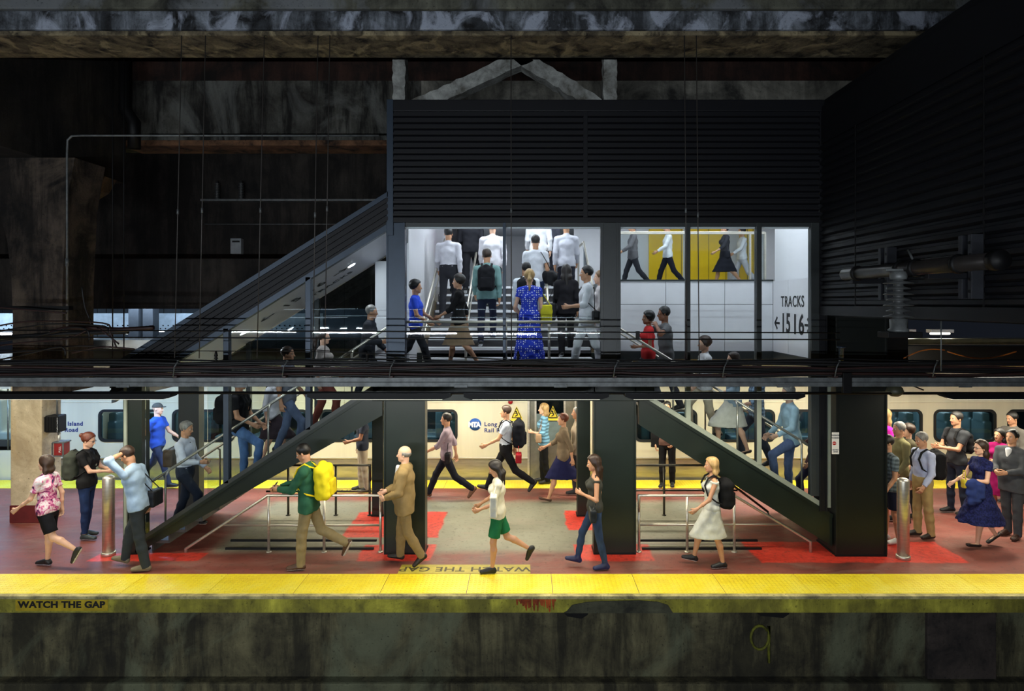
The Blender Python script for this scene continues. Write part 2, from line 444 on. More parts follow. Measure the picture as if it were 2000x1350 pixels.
    for sd, tgt in ((-1, LH), (1, RH)):
        sh = T(sd * shw, -.01, .485 + shoulder_up)
        if tgt is None:
            sw = {'stand': 4, 'walk': 26, 'stride': 32, 'mid': 6, 'swing': 22, 'push': 22, 'climb': 14, 'climb2': 12, 'down': 10}[pose]
            a = R(sw if sd != lead else -sw * .8) ; el = R(14 + (18 if sd != lead else 4))
            d1 = nz((sd * .13, math.sin(a), -math.cos(a))); d2 = nz((sd * .02, math.sin(a + el), -math.cos(a + el)))
            e_ = sh + d1 * ua; w_ = e_ + d2 * fa
        else:
            t = hip0 * (1, 1, 0) + np.array(tgt) * s + np.array((0, 0, z0 - .905 * s)) ; dv = t - sh; L = np.linalg.norm(dv); L = min(L, (ua + fa) * .995); dn = nz(dv); t = sh + dn * L
            ca = (ua * ua + L * L - fa * fa) / (2 * ua * L); ca = max(-1, min(1, ca)); ang = math.acos(ca)
            pole = np.array((sd * .55, -.5, -.9)) if tgt[2] < 1.35 else np.array((sd * .9, .2, -.5))
            pv = nz(pole - dn * (pole @ dn)); e_ = sh + (dn * math.cos(ang) + pv * math.sin(ang)) * ua; w_ = t
        arms[sd] = (sh, e_, w_)
    tg = 1.0 if not F else .86
    tg *= (.6 + .4 * g)
    def arm(S, sd, e, upto=2.0, k=.02):
        sh, el, w = arms[sd]
        if upto >= 1: S.cone(sh, el, .052 * s * tg + e, .040 * s * tg + e, k)
        else: S.cone(sh, sh + (el - sh) * upto, .052 * s * tg + e, (.052 - .01 * upto) * s * tg + e, k)
        if upto > 1:
            f = upto - 1; r1 = .039 - (.039 - .026) * f
            S.cone(el, el + (w - el) * f * .5, .040 * s * tg + e, (.038 - .004 * f) * s * tg + e, k); S.cone(el + (w - el) * f * .5, el + (w - el) * f, (.038 - .004 * f) * s * tg + e, r1 * s * tg + e, k)
    def hand(S, sd):
        sh, el, w = arms[sd]; d = nz(w - el); hs = s * (.92 if F else 1.0)
        inw = nz(np.array((-sd, 0, 0.)) - d * (d @ np.array((-sd, 0, 0.)))) if abs(d[0]) < .9 else UP
        # palm faces the body (inw); fingers fan across 'wd', thumb side forward/up
        wd_ = nz(np.cross(d, inw)); 
        if wd_ @ (FW + UP * .6) < 0: wd_ = -wd_
        S.cone(w - d * .01, w + d * .03 * hs, .026 * hs, .026 * hs, .012, wd_, .03 * hs, .034 * hs)
        S.cone(w + d * .03 * hs, w + d * .085 * hs, .015 * hs, .0135 * hs, .01, wd_, .036 * hs, .040 * hs)
        for i, (off, ln) in enumerate(((.030, .078), (.010, .086), (-.010, .080), (-.029, .064))):
            p = w + d * .085 * hs + wd_ * off * hs; c1 = curl * (.7 + .1 * i); c2 = curl * 1.5 + .12 * i
            a1 = nz(d * math.cos(c1) + inw * math.sin(c1) + wd_ * off * 1.2); a2 = nz(d * math.cos(c2) + inw * math.sin(c2)); a3 = nz(d * math.cos(c2 + curl * .8) + inw * math.sin(c2 + curl * .8))
            q = p + a1 * ln * .45 * hs; q2 = q + a2 * ln * .32 * hs
            S.cone(p, q, .0088 * hs, .0084 * hs, .003); S.cone(q, q2, .0084 * hs, .008 * hs, .003); S.cone(q2, q2 + a3 * ln * .23 * hs, .008 * hs, .0072 * hs, .003)
        p = w + d * .028 * hs + wd_ * .028 * hs; q = p + nz(d * .75 + wd_ * .65 + inw * .45) * .04 * hs
        S.cone(p, q, .0125 * hs, .0105 * hs, .008); S.cone(q, q + nz(d + wd_ * .15 + inw * .5) * .032 * hs, .0102 * hs, .0085 * hs, .004)
    # ---- the body
    S = SDF(); S.group()
    trunk(S, -.012, hem=-.02)
    for sd in (1, -1):
        hp_, k, an, fd, heel, toe = J[sd]
        lf = (.6 + .4 * g) * (1.02 if F else 1) * (.80 if bottom[0] in ('pants', 'jeans') else 1)
        S.cone(hp_ + (0, 0, -.02), k, .072 * s * lf, .05 * s * lf, .03)
        cm = k + (an - k) * .3 + np.cross(RT, nz(an - k)) * .012 * -1
        S.cone(k, cm, .048 * s * lf, .051 * s * lf, .02); S.cone(cm, an, .051 * s * lf, .029 * s, .02)
        fu = nz(np.cross(np.cross(fd, UP), fd))
        S.cone(heel + fu * .02 * s + fd * .03, an, .022 * s, .026 * s, .012); S.cone(heel + fu * .012 * s + fd * .04, toe - fd * .045 * s + fu * .006 * s, .020 * s, .015 * s, .012, RT, .026 * s, .030 * s)
        arm(S, sd, -.003); hand(S, sd)
    # neck and head
    nr = .044 if F else .053
    S.cone(neck0 - TU * .04 * s, hx(0, -.02, -.07), nr * s * 1.12, nr * s, .02)
    S.group(.012)
    S.cone(hx(0, -.02, -.06), hx(0, -.02, -.08), nr * s, nr * s, .02)
    S.ell(hx(0, -.012, .03), AX, [.076 * s, .096 * s, .088 * s], .02)          # cranium
    S.ell(hx(0, .022, -.035), AX, [.060 * s, .070 * s, .078 * s], .025)         # face
    S.ell(hx(0, .062, -.092), AX, [.026 * s, .022 * s, .020 * s], .02)          # chin
    S.cone(hx(-.045, .01, -.07), hx(0, .055, -.098), .017 * s, .017 * s, .02); S.cone(hx(.045, .01, -.07), hx(0, .055, -.098), .017 * s, .017 * s, .02)
    S.cone(hx(-.03, .081, .012), hx(.03, .081, .012), .009 * s, .009 * s, .012)  # brow
    S.cone(hx(0, .090, -.002), hx(0, .108, -.038), .007 * s, .0105 * s, .008)    # nose
    S.cone(hx(-.010, .094, -.042), hx(.010, .094, -.042), .007 * s, .007 * s, .006)
    S.cone(hx(-.016, .084, -.068), hx(.016, .084, -.068), .0065 * s, .0065 * s, .006)  # lips
    for sd in (1, -1):
        S.ell(hx(sd * .031, .093, -.004), AX, [.014 * s, .012 * s, .009 * s], .008, sub=True)
        S.ell(hx(sd * .076, -.006, -.018), AX, [.008 * s, .017 * s, .029 * s], .006)   # ears
    sk = skin(tone)
    lip = pm('lips_' + tone, {'fair': (190, 110, 100), 'tan': (160, 90, 80), 'brown': (110, 62, 56), 'dark': (78, 44, 42)}[tone], .5)
    lc = hx(0, .09, -.068)
    def fm(C):
        q = C - lc; return ((np.abs(q @ HR) < .023 * s) & (np.abs(q @ HU) < .008 * s) & (np.abs(q @ HF) < .02 * s)).astype(int)
    body = sobj('person', S, min(h, .0085) if h <= .010 else h, [sk, lip], fmat=fm)
    tag(body, label, 'person', group)
    part = lambda nm, S_, hh, m, **kw: sobj(nm, S_, hh, m, body, **kw)
    if eyes:
        for sd in (1, -1):
            mb = MB(); 
            bmesh.ops.create_uvsphere(mb.bm, u_segments=12, v_segments=8, radius=.0108 * s)
            e = mb.build('eye', [pm('eye_white', (225, 222, 215), .3, var=.02), pm('iris', (35, 24, 18), .2, var=.05)], body, smooth=True)
            e.location = hx(sd * .031, .0775, -.004)
            q = Vector(HF).to_track_quat('Z', 'Y'); e.rotation_mode = 'QUATERNION'; e.rotation_quaternion = q
            for p in e.data.polygons:
                if p.center.z > .0080 * s: p.material_index = 1
            B = SDF(); B.group(); B.cone(hx(sd * .016, .091, .013), hx(sd * .045, .080, .015), .0035 * s, .003 * s)
            part('eyebrow', B, .0035, hairmat(hair[1] if hair[0] != 'bald' else 'dark'))
    # ---- hair
    st, hcx = hair; hm = hairmat(hcx)
    G = SDF(); G.group()
    if st == 'bald':
        G.ell(hx(0, -.018, .012), AX, [.084 * s, .094 * s, .075 * s], .01)
        G.cut(hx(0, .02, 0), HF * 1.0 + HU * .1); G.cut(hx(0, 0, .035), HU * 1.0 + HF * -.15)
        G.cut(hx(0, 0, -.065), -HU)
    elif st == 'cap':
        G.ell(hx(0, -.012, .035), AX, [.084 * s, .103 * s, .085 * s], .02); G.cut(hx(0, 0, .025), -HU); G.group(.006); G.ell(hx(0, .11, .032), AX, [.06 * s, .06 * s, .009 * s], .01)
        hm = cloth((70, 66, 60) if hcx == 'grey' else (30, 50, 150))
    else:
        vol = .008 if st == 'short' else .014
        G.ell(hx(0, -.016, .036), AX, [(.078 + vol) * s, (.096 + vol) * s, (.088 + vol) * s], .02)
        if st == 'curly': G.ell(hx(0, -.02, .045), AX, [.108 * s, .118 * s, .105 * s], .02)
        # hairline: forehead plane, and below the ears
        G.cut(hx(0, .074, .040), HF * .8 - HU * .75)
        G.cut(hx(0, .03, -.005), HF * .9 - HU * .5)
        if st == 'short': G.cut(hx(0, -.03, -.045), -HU * 1 + HF * .25)
        if st in ('long', 'pony', 'bun', 'bob'):
            G.cut(hx(0, .0, -.07), -HU)
        if st == 'long' or st == 'bob':
            ln = .30 if st == 'long' else .13
            for x in (-.055, 0, .055):
                y = -.075 if x == 0 else -.04
                a = hx(x, y, .0); b = hx(x * 1.1, y - .01, -.11); 
                c = b + (nz(-UP + -TF * .05) * (ln - .1) * s) + RT * x * .2
                G.cone(a, b, .042 * s, .042 * s, .03); G.cone(b, c, .042 * s, .026 * s, .03)
        if st == 'pony':
            a = hx(0, -.115, .03); b = hx(0, -.15, -.06); c = b - UP * .19 * s
            G.cone(a, b, .022 * s, .032 * s, .015); G.cone(b, c, .032 * s, .012 * s, .02)
        if st == 'bun': G.ball(hx(0, -.125, .05), .038 * s, .01)
    part('cap' if st == 'cap' else 'hair', G, min(h, .009), hm, wr=.0025 if st != 'cap' else 0, wseed=H * 50)
    if glasses:
        B = MB()
        for sd in (1, -1):
            B.tube([hx(sd * .031 + math.cos(t) * .021, .098 - abs(math.cos(t)) * .003, -.004 + math.sin(t) * .016) for t in [2 * PI * i / 12 for i in range(13)]], .002, 5)
            B.tube([hx(sd * .052, .095, 0), hx(sd * .077, .0, 0)], .002, 5)
        B.tube([hx(-.010, .1, .002), hx(.010, .1, .002)], .002, 5)
        B.build('glasses', pm('black_plastic', (15, 15, 16), .3), body)
    # ---- clothes
    seed = (len(label) * 1.7) % 6.3
    hc2 = max(h, .010) * 1.1
    ts = top[0]; tm = cloth(top[1], top[2] if len(top) > 2 else None)
    bs = bottom[0]; bm_ = cloth(bottom[1], bottom[2] if len(bottom) > 2 else None)
    thick = {'jacket': .020, 'suit': .022, 'shirt': .013, 'tee': .012, 'rolled': .013, 'tank': .008, 'dress': .010, 'blouse': .014}[ts]
    hem = {'jacket': -.09, 'suit': -.14, 'tee': -.03, 'shirt': -.05, 'rolled': -.04, 'tank': -.01, 'dress': .02, 'blouse': -.05}[ts]
    if tuck: hem = .09
    up = sleeve if sleeve is not None else {'jacket': 1.96, 'suit': 1.98, 'tee': .62, 'shirt': 1.94, 'rolled': 1.25, 'tank': .1, 'dress': .4, 'blouse': 1.4}[ts]
    C = SDF(); C.group()
    trunk(C, thick, hem=min(hem - .03, -.03)); C.cut(T(0, 0, hem), -TU)
    if ts == 'tank': C.cut(T(0, 0, .50), TU)
    if hem < -.02:
        for sd in (1, -1):
            hp_, k = J[sd][0], J[sd][1]; tdir = nz(k - hp_); lf = (.6 + .4 * g)
            C.group(.03); C.cone(hp_ + (0, 0, .03), hp_ + tdir * (-hem + .12) * s, .088 * s * lf + thick, .082 * s * lf + thick, .03); C.cut(hp_ + tdir * (-hem + .01) * s, tdir)
    if ts == 'suit': C.group(.02); C.cone(T(0, 0, hem + .06), T(0, 0, .1), (.125 * gg) * s, .12 * gg * s, .02, RT, .18 * s, .165 * s); C.cut(T(0, 0, hem), -TU); C.cut(T(0, 0, .25), TU)
    for sd in (1, -1):
        if up > .15:
            sh, el, w = arms[sd]
            C.group(.02); arm(C, sd, thick * .8 + .001, up + .12)
            end = sh + (el - sh) * up if up <= 1 else el + (w - el) * (up - 1)
            dd = nz(el - sh) if up <= 1 else nz(w - el)
            C.cut(end, dd)
    if ts in ('shirt', 'suit', 'jacket', 'rolled'):
        C.group(.008); C.cone(T(0, -.012, .545), T(0, -.005, .575), (nr + .018) * s, (nr + .012) * s, .01); C.cut(T(0, .0, .582), TU + TF * .5)
    C.group(.008) if False else None
    part({'tee': 't_shirt', 'shirt': 'shirt', 'rolled': 'shirt', 'jacket': 'jacket', 'suit': 'suit_jacket', 'tank': 'top', 'dress': 'dress_bodice', 'blouse': 'blouse'}[ts], C, hc2, tm, wr=.003, wseed=seed)
    if ts == 'suit':
        C = SDF(); C.group(); C.cone(T(0, .086 * gg, .535), T(0, .128 * gg, .33), .034, .010, .02, RT, .05, .006)
        part('shirt_front', C, .008, cloth((225, 225, 225)))
    B = SDF()
    lth = .016
    if bs in ('pants', 'jeans', 'shorts'):
        B.group(); q = 1.0
        trunk_e = thick + .003 if tuck else thick - .007
        hipw, hipd = ((.165, .112) if F else (.155, .108))
        B.cone(T(0, 0, -.02), T(0, 0, .06), hipd * s * gg + trunk_e, hipd * s * gg + trunk_e, .03, RT, hipw * s * (.5 + .5 * g) + trunk_e, hipw * s * (.5 + .5 * g) + trunk_e)
        B.cone(T(0, 0, .06), T(0, .002, .14), hipd * s * gg + trunk_e, .103 * s * gg + trunk_e, .03, RT, hipw * s * (.5 + .5 * g) + trunk_e, (.15 if not F else .14) * s * (.5 + .5 * g) + trunk_e)
        B.cut(T(0, 0, .13), TU)
        slim = .004 if bs == 'jeans' and F else (.010 if bs == 'jeans' else lth)
        for sd in (1, -1):
            hp_, k, an, fd, heel, toe = J[sd]; lf = (.6 + .4 * g)
            B.group(.025)
            B.cone(hp_ + (0, 0, -.01), k, .083 * s * lf + slim * .6, .052 * s * lf + slim, .03)
            if bs == 'shorts': B.groups[-1]['ops'].pop(); e_ = hp_ + (k - hp_) * .8; B.cone(hp_ + (0, 0, -.01), e_ + nz(k - hp_) * .05, .088 * s * lf + slim * .4, .076 * s * lf + slim, .03); B.cut(e_, nz(k - hp_))
            else:
                end = an - nz(an - k) * (-.03 if slim > .005 else .03) * s
                B.cone(k, k + (an - k) * .4, .052 * s * lf + slim, .051 * s * lf + slim, .025); B.cone(k + (an - k) * .4, end + nz(an - k) * .05, .051 * s * lf + slim, .036 * s + slim * 1.2, .025)
                B.cut(end, nz(an - k))
        part({'pants': 'trousers', 'jeans': 'jeans', 'shorts': 'shorts'}[bs], B, hc2, bm_, wr=.0022, wseed=seed + 1)
        if belt:
            B = SDF(); B.group(); w_ = .146 * s * (.5 + .5 * g) + .012; d_ = .104 * s * gg + .012
            B.cone(T(0, 0, .10), T(0, 0, .13), d_, d_, .01, RT, w_, w_); B.cut(T(0, 0, .132), TU); B.cut(T(0, 0, .098), -TU); part('belt', B, .009, pm('belt_leather', (30, 24, 20), .4))
    else:
        ln = {'skirt': .42, 'mini': .27, 'long_skirt': .86, 'dress_skirt': .50, 'flared': .50}[bs]
        flare = {'skirt': .02, 'mini': .02, 'long_skirt': .13, 'dress_skirt': .05, 'flared': .13}[bs]
        k1, k2 = J[1][1], J[-1][1]; spread = abs(k1[1] - k2[1]) / 2 * min(1, ln / .42); mid = (k1 + k2) / 2
        B.group(); hipd = .118 * s * gg; hipw = .165 * s * (.5 + .5 * g)
        cen = T(0, 0, 0) + np.array((0, (mid[1] - hip0[1]) * .8, -ln * s)); r2 = hipd + flare + spread * 1.35
        B.cone(T(0, 0, .16), T(0, 0, .0), hipd * .88, hipd + .008, .03, RT, hipw * .82, hipw + .008)
        B.cone(T(0, 0, .0), cen, hipd + .008, r2, .03, RT, hipw + .008, hipw + flare)
        B.cut(cen, -UP); B.cut(T(0, 0, .17), TU)
        part('skirt', B, hc2, bm_, wr=.005 if flare > .04 else .003, wseed=seed + 1)
    # ---- shoes
    ms = pm('shoe_%d_%d_%d' % shoes[0], shoes[0], .5, var=.08, s=20); mo = pm('sole_%d_%d_%d' % shoes[1], shoes[1], .7, var=.06)
    for sd in (1, -1):
        hp_, k, an, fd, heel, toe = J[sd]; side = nz(np.cross(fd, UP)); fu = nz(np.cross(side, fd))
        Z = SDF(); Z.group(); fl = .9 if F else 1.0
        Z.cone(heel + fu * .012 * s + fd * .012, toe + fu * .006 * s - fd * .02 * s, .036 * s, .030 * s, .02, side, .036 * s * fl, .044 * s * fl)
        Z.cone(heel + fu * .02 * s + fd * .015, an + fu * .0 - fd * .004, .037 * s, .037 * s, .02)
        Z.cone(an + fd * .01, heel + fd * .16 * s + fu * .02 * s, .036 * s, .026 * s, .03)
        Z.cut(heel - fu * .032 * s, -fu)
        if len(shoes) > 2 and shoes[2] == 'boot': Z.cone(an, an + nz(k - an) * .07, .042 * s, .044 * s, .02)
        elif len(shoes) > 2 and shoes[2] == 'flat': Z.cut(heel + fu * .022 * s + fd * 0, fu)
        else: Z.cut(an + fu * .02 * s, fu)
        hp0 = heel.copy()
        part('shoe', Z, min(h, .009), [ms, mo], fmat=lambda C, p=hp0, f=fu: ((C - p) @ f < -.009 * s).astype(int))
    body.location = loc; body.rotation_euler = (0, 0, R(head - 90))
    body['T'] = 0; del body['T']
    info = dict(T=T, arms=arms, hip=hip0, s=s, RT=RT, TF=TF, TU=TU, hx=hx, J=J, shw=shw, gg=gg, obj=body, hc=hc)
    return info
def place(o, p):
    o.location = p['obj'].location; o.rotation_euler = p['obj'].rotation_euler; return o
def backpack(p, label, c, size=(.15, .09, .23), drop=0.0, c2=None, h=.011):
    """worn on the back; a thing of its own standing in the wearer's frame"""
    T, s = p['T'], p['s']; ax = [p['RT'], p['TF'], p['TU']]; gg = p['gg']
    hx_, hy_, hz_ = size; yb = -(.115 * gg + hy_ + .005); zc = .30 - drop
    S = SDF(); S.group(); S.rbox(T(0, yb, zc), ax, [hx_ * .55, hy_ * .22, hz_ * .66], hy_ * .74)
    S.cone(T(0, yb + .01, zc + hz_ * .7), T(0, yb, zc + hz_ * .95), hy_ * .7, hy_ * .5, .03, p['RT'], hx_ * .85, hx_ * .6)
    m = cloth(c)
    b = sobj('backpack', S, h, m, wr=.005, wseed=2); tag(b, label, 'backpack'); place(b, p)
    S = SDF(); S.group(); S.rbox(T(0, yb - hy_ * .95, zc - hz_ * .3), ax, [hx_ * .55, .012, hz_ * .36], .02)
    sobj('front_pocket', S, h, cloth(c2 or c), b, wr=.002)
    for sd in (1, -1):
        x = .085
        S = SDF(); S.group(); pts = [T(sd * .06, yb + hy_ * .9, zc + hz_ * .85), T(sd * x, -.085 * gg, .535), T(sd * x * 1.05, -.01, .582), T(sd * x * 1.1, .085 * gg, .53), T(sd * x * 1.2, .138 * gg, .42), T(sd * x * 1.55, .10 * gg, .27), T(sd * .155, -.04, .17), T(sd * .10, yb + hy_ * .6, zc - hz_ * .75)]
        for a, q in zip(pts, pts[1:]): S.cone(a, q, .011, .011, .006, p['RT'], .024, .024)
        sobj('shoulder_strap', S, .008, cloth(c2 or (25, 25, 27)), b)
    S = SDF(); S.group(); t_ = zc + hz_ * 1.05
    for i in range(5):
        a0, a1 = PI * i / 5, PI * (i + 1) / 5
        S.cone(T(math.cos(a0) * .04, yb + .03, t_ + math.sin(a0) * .03), T(math.cos(a1) * .04, yb + .03, t_ + math.sin(a1) * .03), .007, .007, .004)
    sobj('carry_loop', S, .007, cloth((25, 25, 27)), b)
    return b
def bag(p, label, c, at, half=(.13, .05, .10), strap_to=None, yaw=0, hand=None, h=.010, cat='bag', name='handbag', cs=None):
    """at: centre in the wearer's frame (right, fwd, up from hips)"""
    T = p['T']; a = R(yaw); UP = np.array((0, 0, 1.))
    ax = [rotv(p['RT'], UP, a), rotv(np.array((0, 1., 0)), UP, a), UP]
    S = SDF(); S.group(); cpt = T(*at)
    S.rbox(cpt, ax, [half[0] - .02, half[1] - .02, half[2] - .02], .02); S.cone(cpt + UP * half[2] * .3 - ax[0] * half[0] * .6, cpt + UP * half[2] * .3 + ax[0] * half[0] * .6, half[1] * .9, half[1] * .9, .02)
    b = sobj(name, S, h, cloth(c, rough=.5), wr=.002); tag(b, label, cat); place(b, p)
    S = SDF(); S.group(); e1 = cpt + UP * half[2] + ax[0] * half[0] * .7; e2 = cpt + UP * half[2] - ax[0] * half[0] * .7
    if strap_to is not None:
        pts = [e1] + [T(*q) for q in strap_to] + [e2]
    else:
        t = hand if hand is not None else cpt + UP * (half[2] + .13); pts = [e1, t + ax[0] * .02, t - ax[0] * .02, e2]
    for q, r in zip(pts, pts[1:]): S.cone(q, r, .008, .008, .004)
    sobj('strap', S, .007, cloth(cs or c, rough=.5), b)
    return b
def phone(p, label, sd=1):
    sh, el, w = p['arms'][sd]; d = nz(w - el); c = w + d * .10 * p['s'] + np.array((-sd, 0, 0.)) * .025 
    up = nz(np.array((0, -.5, 1.))); rt = p['RT']; fw = nz(np.cross(up, rt))
    S = SDF(); S.group(); S.rbox(c + up * .03, [rt, fw, up], [.034, .002, .072], .003)
    b = sobj('mobile_phone', S, .006, pm('phone_black', (12, 12, 14), .15)); tag(b, label, 'phone'); place(b, p); return b
# ------------------------------------------------------------------ station materials
def concrete(name, c, c2, streak=0, s=1.2, bmp=.5, c3=None, s3=.6, rough=.9):
    if name in MATS: return MATS[name]
    m, nt, b = newmat(name); b.inputs['Roughness'].default_value = rough
    a = noise(nt, (1, 1, 1), s, 9, .68, .4)
    base = ramp(nt, a, [(.36, lin(c2)), (.52, lin(c)), (.68, tuple(min(1, x * 1.7) for x in lin(c)))])
    if streak:
        st = noise(nt, (1, 1, .14), 2.6, 8, .7, .3); base = mix(nt, ramp(nt, st, [(.44, streak), (.58, 0)]), base, tuple(x * .12 for x in lin(c2)))
    if c3:
        d = noise(nt, (1, 1, .7), s3, 6, .6, .8); base = mix(nt, ramp(nt, d, [(.52, 0), (.62, .8)]), base, lin(c3))
    sp = noise(nt, (1, 1, 1), 24, 4, .7); base = mix(nt, ramp(nt, sp, [(.30, .75), (.40, 0)]), base, tuple(x * .2 for x in lin(c2)))
    nt.links.new(base, b.inputs['Base Color']); bump(nt, b, mix(nt, .5, a, sp), bmp, .03)
    MATS[name] = m; return m
M_beam = concrete('stained_concrete', (112, 118, 126), (30, 30, 32), .8, 3.2, .8, (178, 186, 202), 2.2)
M_beamu = concrete('spalled_underside', (104, 94, 74), (20, 14, 10), 0, 3.4, 1.0, (170, 156, 122), 2.6)
M_gird = concrete('rusty_concrete', (84, 84, 78), (30, 26, 24), .9, 1.0, .6, (110, 112, 108), .7)
M_dark = concrete('sooty_concrete', (44, 40, 36), (14, 12, 11), .7, 1.1, .6)
M_wall = concrete('trackside_concrete', (92, 87, 62), (50, 46, 32), .75, 1.3, .6, (104, 108, 84), .6)
M_rust = concrete('rust_stain', (58, 36, 28), (24, 16, 13), .6, 1.4, .5)
M_plaster = concrete('pale_fireproofing', (150, 152, 148), (96, 94, 86), 0, 3, .9)
M_clad = pm('black_cladding', (17, 18, 23), .5, .0, var=.06, s=3, spec=.3)
M_steel = pm('dark_green_steel', (25, 35, 29), .36, .1, var=.10, s=2, bmp=.05)
M_stringer = pm('stringer_steel', (29, 38, 32), .34, .1, var=.12, s=2)
M_blue = pm('blue_grey_frame', (56, 68, 82), .4, .4, var=.05)
M_frame = pm('charcoal_frame', (52, 57, 58), .4, .1, var=.05)
M_lframe = pm('light_grey_frame', (150, 158, 144), .35, .1, var=.05)
M_ss = pm('brushed_stainless', (214, 208, 194), .34, .8, var=.08, s=4, sc=(1, 1, 14))
M_galv = pm('galvanised_steel', (120, 124, 124), .5, .35, var=.2, s=9)
M_blk = pm('black_metal', (15, 15, 16), .55, .1, var=.1, spec=.3)
M_cab = pm('black_cable', (22, 21, 22), .55, var=.2, s=4)
M_cabb = pm('maroon_cable', (54, 32, 30), .55, var=.2, s=4)
M_white = pm('white_wall_panel', (222, 222, 226), .35, var=.02)
M_white2 = pm('white_plaster', (230, 231, 235), .6, var=.01)
M_lgrey = pm('grey_wall_panel', (190, 190, 196), .35, var=.02)
M_yel = pm('yellow_panel', (250, 205, 20), .35, var=.04, s=.8)
M_glass = glassmat('clear_glass', (.93, .96, .96), 1.33)
M_glassb = glassmat('rear_glass', (.86, .9, .9), 1.3)
M_tube = emit('lit_tube', (.92, .97, 1), 9)
M_tubew = emit('lit_tube_warm', (1, .95, .78), 6)
M_porc = pm('grey_porcelain', (74, 76, 76), .3, var=.08)
M_text = pm('black_lettering', (14, 14, 15), .6, var=0.0)

# ------------------------------------------------------------------ platform
YF, YB = 8.46, 13.98
def floor_mat():
    m, nt, b = newmat('platform_floor_paint')
    tc = N(nt, 'ShaderNodeTexCoord'); sx = N(nt, 'ShaderNodeSeparateXYZ')
    nz_ = N(nt, 'ShaderNodeTexNoise'); nz_.inputs['Scale'].default_value = 3; nz_.inputs['Detail'].default_value = 7
    nt.links.new(tc.outputs['Object'], nz_.inputs['Vector'])
    ad = N(nt, 'ShaderNodeVectorMath', operation='MULTIPLY_ADD'); nt.links.new(nz_.outputs['Color'], ad.inputs[0]); ad.inputs[1].default_value = (.14, .14, 0)
    nt.links.new(tc.outputs['Object'], ad.inputs[2]); nt.links.new(ad.outputs[0], sx.inputs[0])
    def rect(x0, x1, y0, y1, e=.03):
        fs = []
        for o, lo, hi in ((0, x0 + .07, x1 + .07), (1, y0 + .07, y1 + .07)):
            for v, a_, b_ in ((lo, 0, 1), (hi, 1, 0)):
                r = N(nt, 'ShaderNodeMapRange'); r.inputs['From Min'].default_value = v - e; r.inputs['From Max'].default_value = v + e
                r.inputs['To Min'].default_value = a_; r.inputs['To Max'].default_value = b_; nt.links.new(sx.outputs[o], r.inputs['Value']); fs.append(r.outputs[0])
        a = fs[0]
        for f in fs[1:]:
            q = N(nt, 'ShaderNodeMath', operation='MULTIPLY'); nt.links.new(a, q.inputs[0]); nt.links.new(f, q.inputs[1]); a = q.outputs[0]
        return a
    big = noise(nt, (1, 1, 1), .9, 8, .65, .5); fine = noise(nt, (1, 1, 1), 12, 8, .7)
    mar = ramp(nt, big, [(.3, lin((92, 50, 44))), (.55, lin((134, 72, 62))), (.75, lin((150, 92, 80)))])
    gry = ramp(nt, big, [(.3, lin((104, 104, 88))), (.5, lin((132, 130, 112))), (.7, lin((148, 146, 128)))])
    red = ramp(nt, fine, [(.3, lin((176, 46, 34))), (.6, lin((214, 62, 46))), (.78, lin((200, 120, 104)))])
    col = mix(nt, rect(-4.9, 3.45, 9.93, 12.5, .12), mar, gry)
    wear = ramp(nt, noise(nt, (.6, 1.6, 1), 1.6, 8, .7, 1), [(.5, 0), (.72, .45)]); col = mix(nt, wear, col, lin((150, 130, 116)))
    for r in ((-2.55, -1.42, 9.58, 10.25), (-3.05, -1.45, 10.55, 11.85), (.78, 1.95, 9.58, 10.25), (.72, 1.3, 10.9, 11.95), (3.5, 6.62, 9.52, 10.35), (-6.55, -4.9, 9.58, 9.9)):
        col = mix(nt, rect(*r, e=.02), col, red)
    dirt = ramp(nt, fine, [(.33, .55), (.45, 0)]); col = mix(nt, dirt, col, (.03, .025, .02))
    nt.links.new(col, b.inputs['Base Color'])
    nt.links.new(ramp(nt, big, [(.3, .36), (.7, .6)]), b.inputs['Roughness']); bump(nt, b, fine, .15, .01)
    return m
M_floor = floor_mat()
struct('floor', MB().box(-16, 14, YF + .02, YB - .02, -.2, 0), M_floor, 'maroon painted platform floor with a worn grey concrete middle')
# trackside edge, face and wall
M_face = concrete('yellow_painted_edge', (166, 160, 58), (124, 118, 46), .35, 1.6, .4, (96, 92, 40), .8)
M_lip = concrete('worn_edge_lip', (176, 166, 116), (110, 104, 76), 0, 3, .3)
struct('trim_1', MB().box(-16, 14, YF - .04, YF + .06, -.035, .004, .006), M_lip, 'worn concrete lip along the near platform edge')
struct('trim_2', MB().box(-16, 14, YF - .01, YF + .25, -.225, -.035), M_face, 'dirty yellow painted face under the near platform edge')
struct('wall_front', MB().box(-16, 14, YF + .2, YF + .5, -1.62, -.22).box(-16, 14, YF + .04, YF + .3, -1.62, -1.19, .03), M_wall, 'dark stained concrete wall below the platform edge')
struct('ground', MB().box(-16, 14, 2, YF + .3, -1.9, -1.6), M_dark, 'dark track bed in front of the platform')
struct('trim_3', MB().box(-16, 14, YB - .03, YB + .03, -.2, .0), M_lip, 'concrete lip of the far platform edge')
struct('wall_back', MB().box(-16, 14, YB - .2, YB, -1.62, -.2), M_wall, 'concrete wall below the far platform edge')
tag(MB().box(PX(1812, 8.6), PX(1946, 8.6), 8.60, 8.68, -1.5, -.24, .008).build('cover_plate', concrete('brown_plate', (58, 50, 46), (28, 24, 24), .3, 2)), 'dark brown plate on the wall below the right part of the platform edge', 'plate')
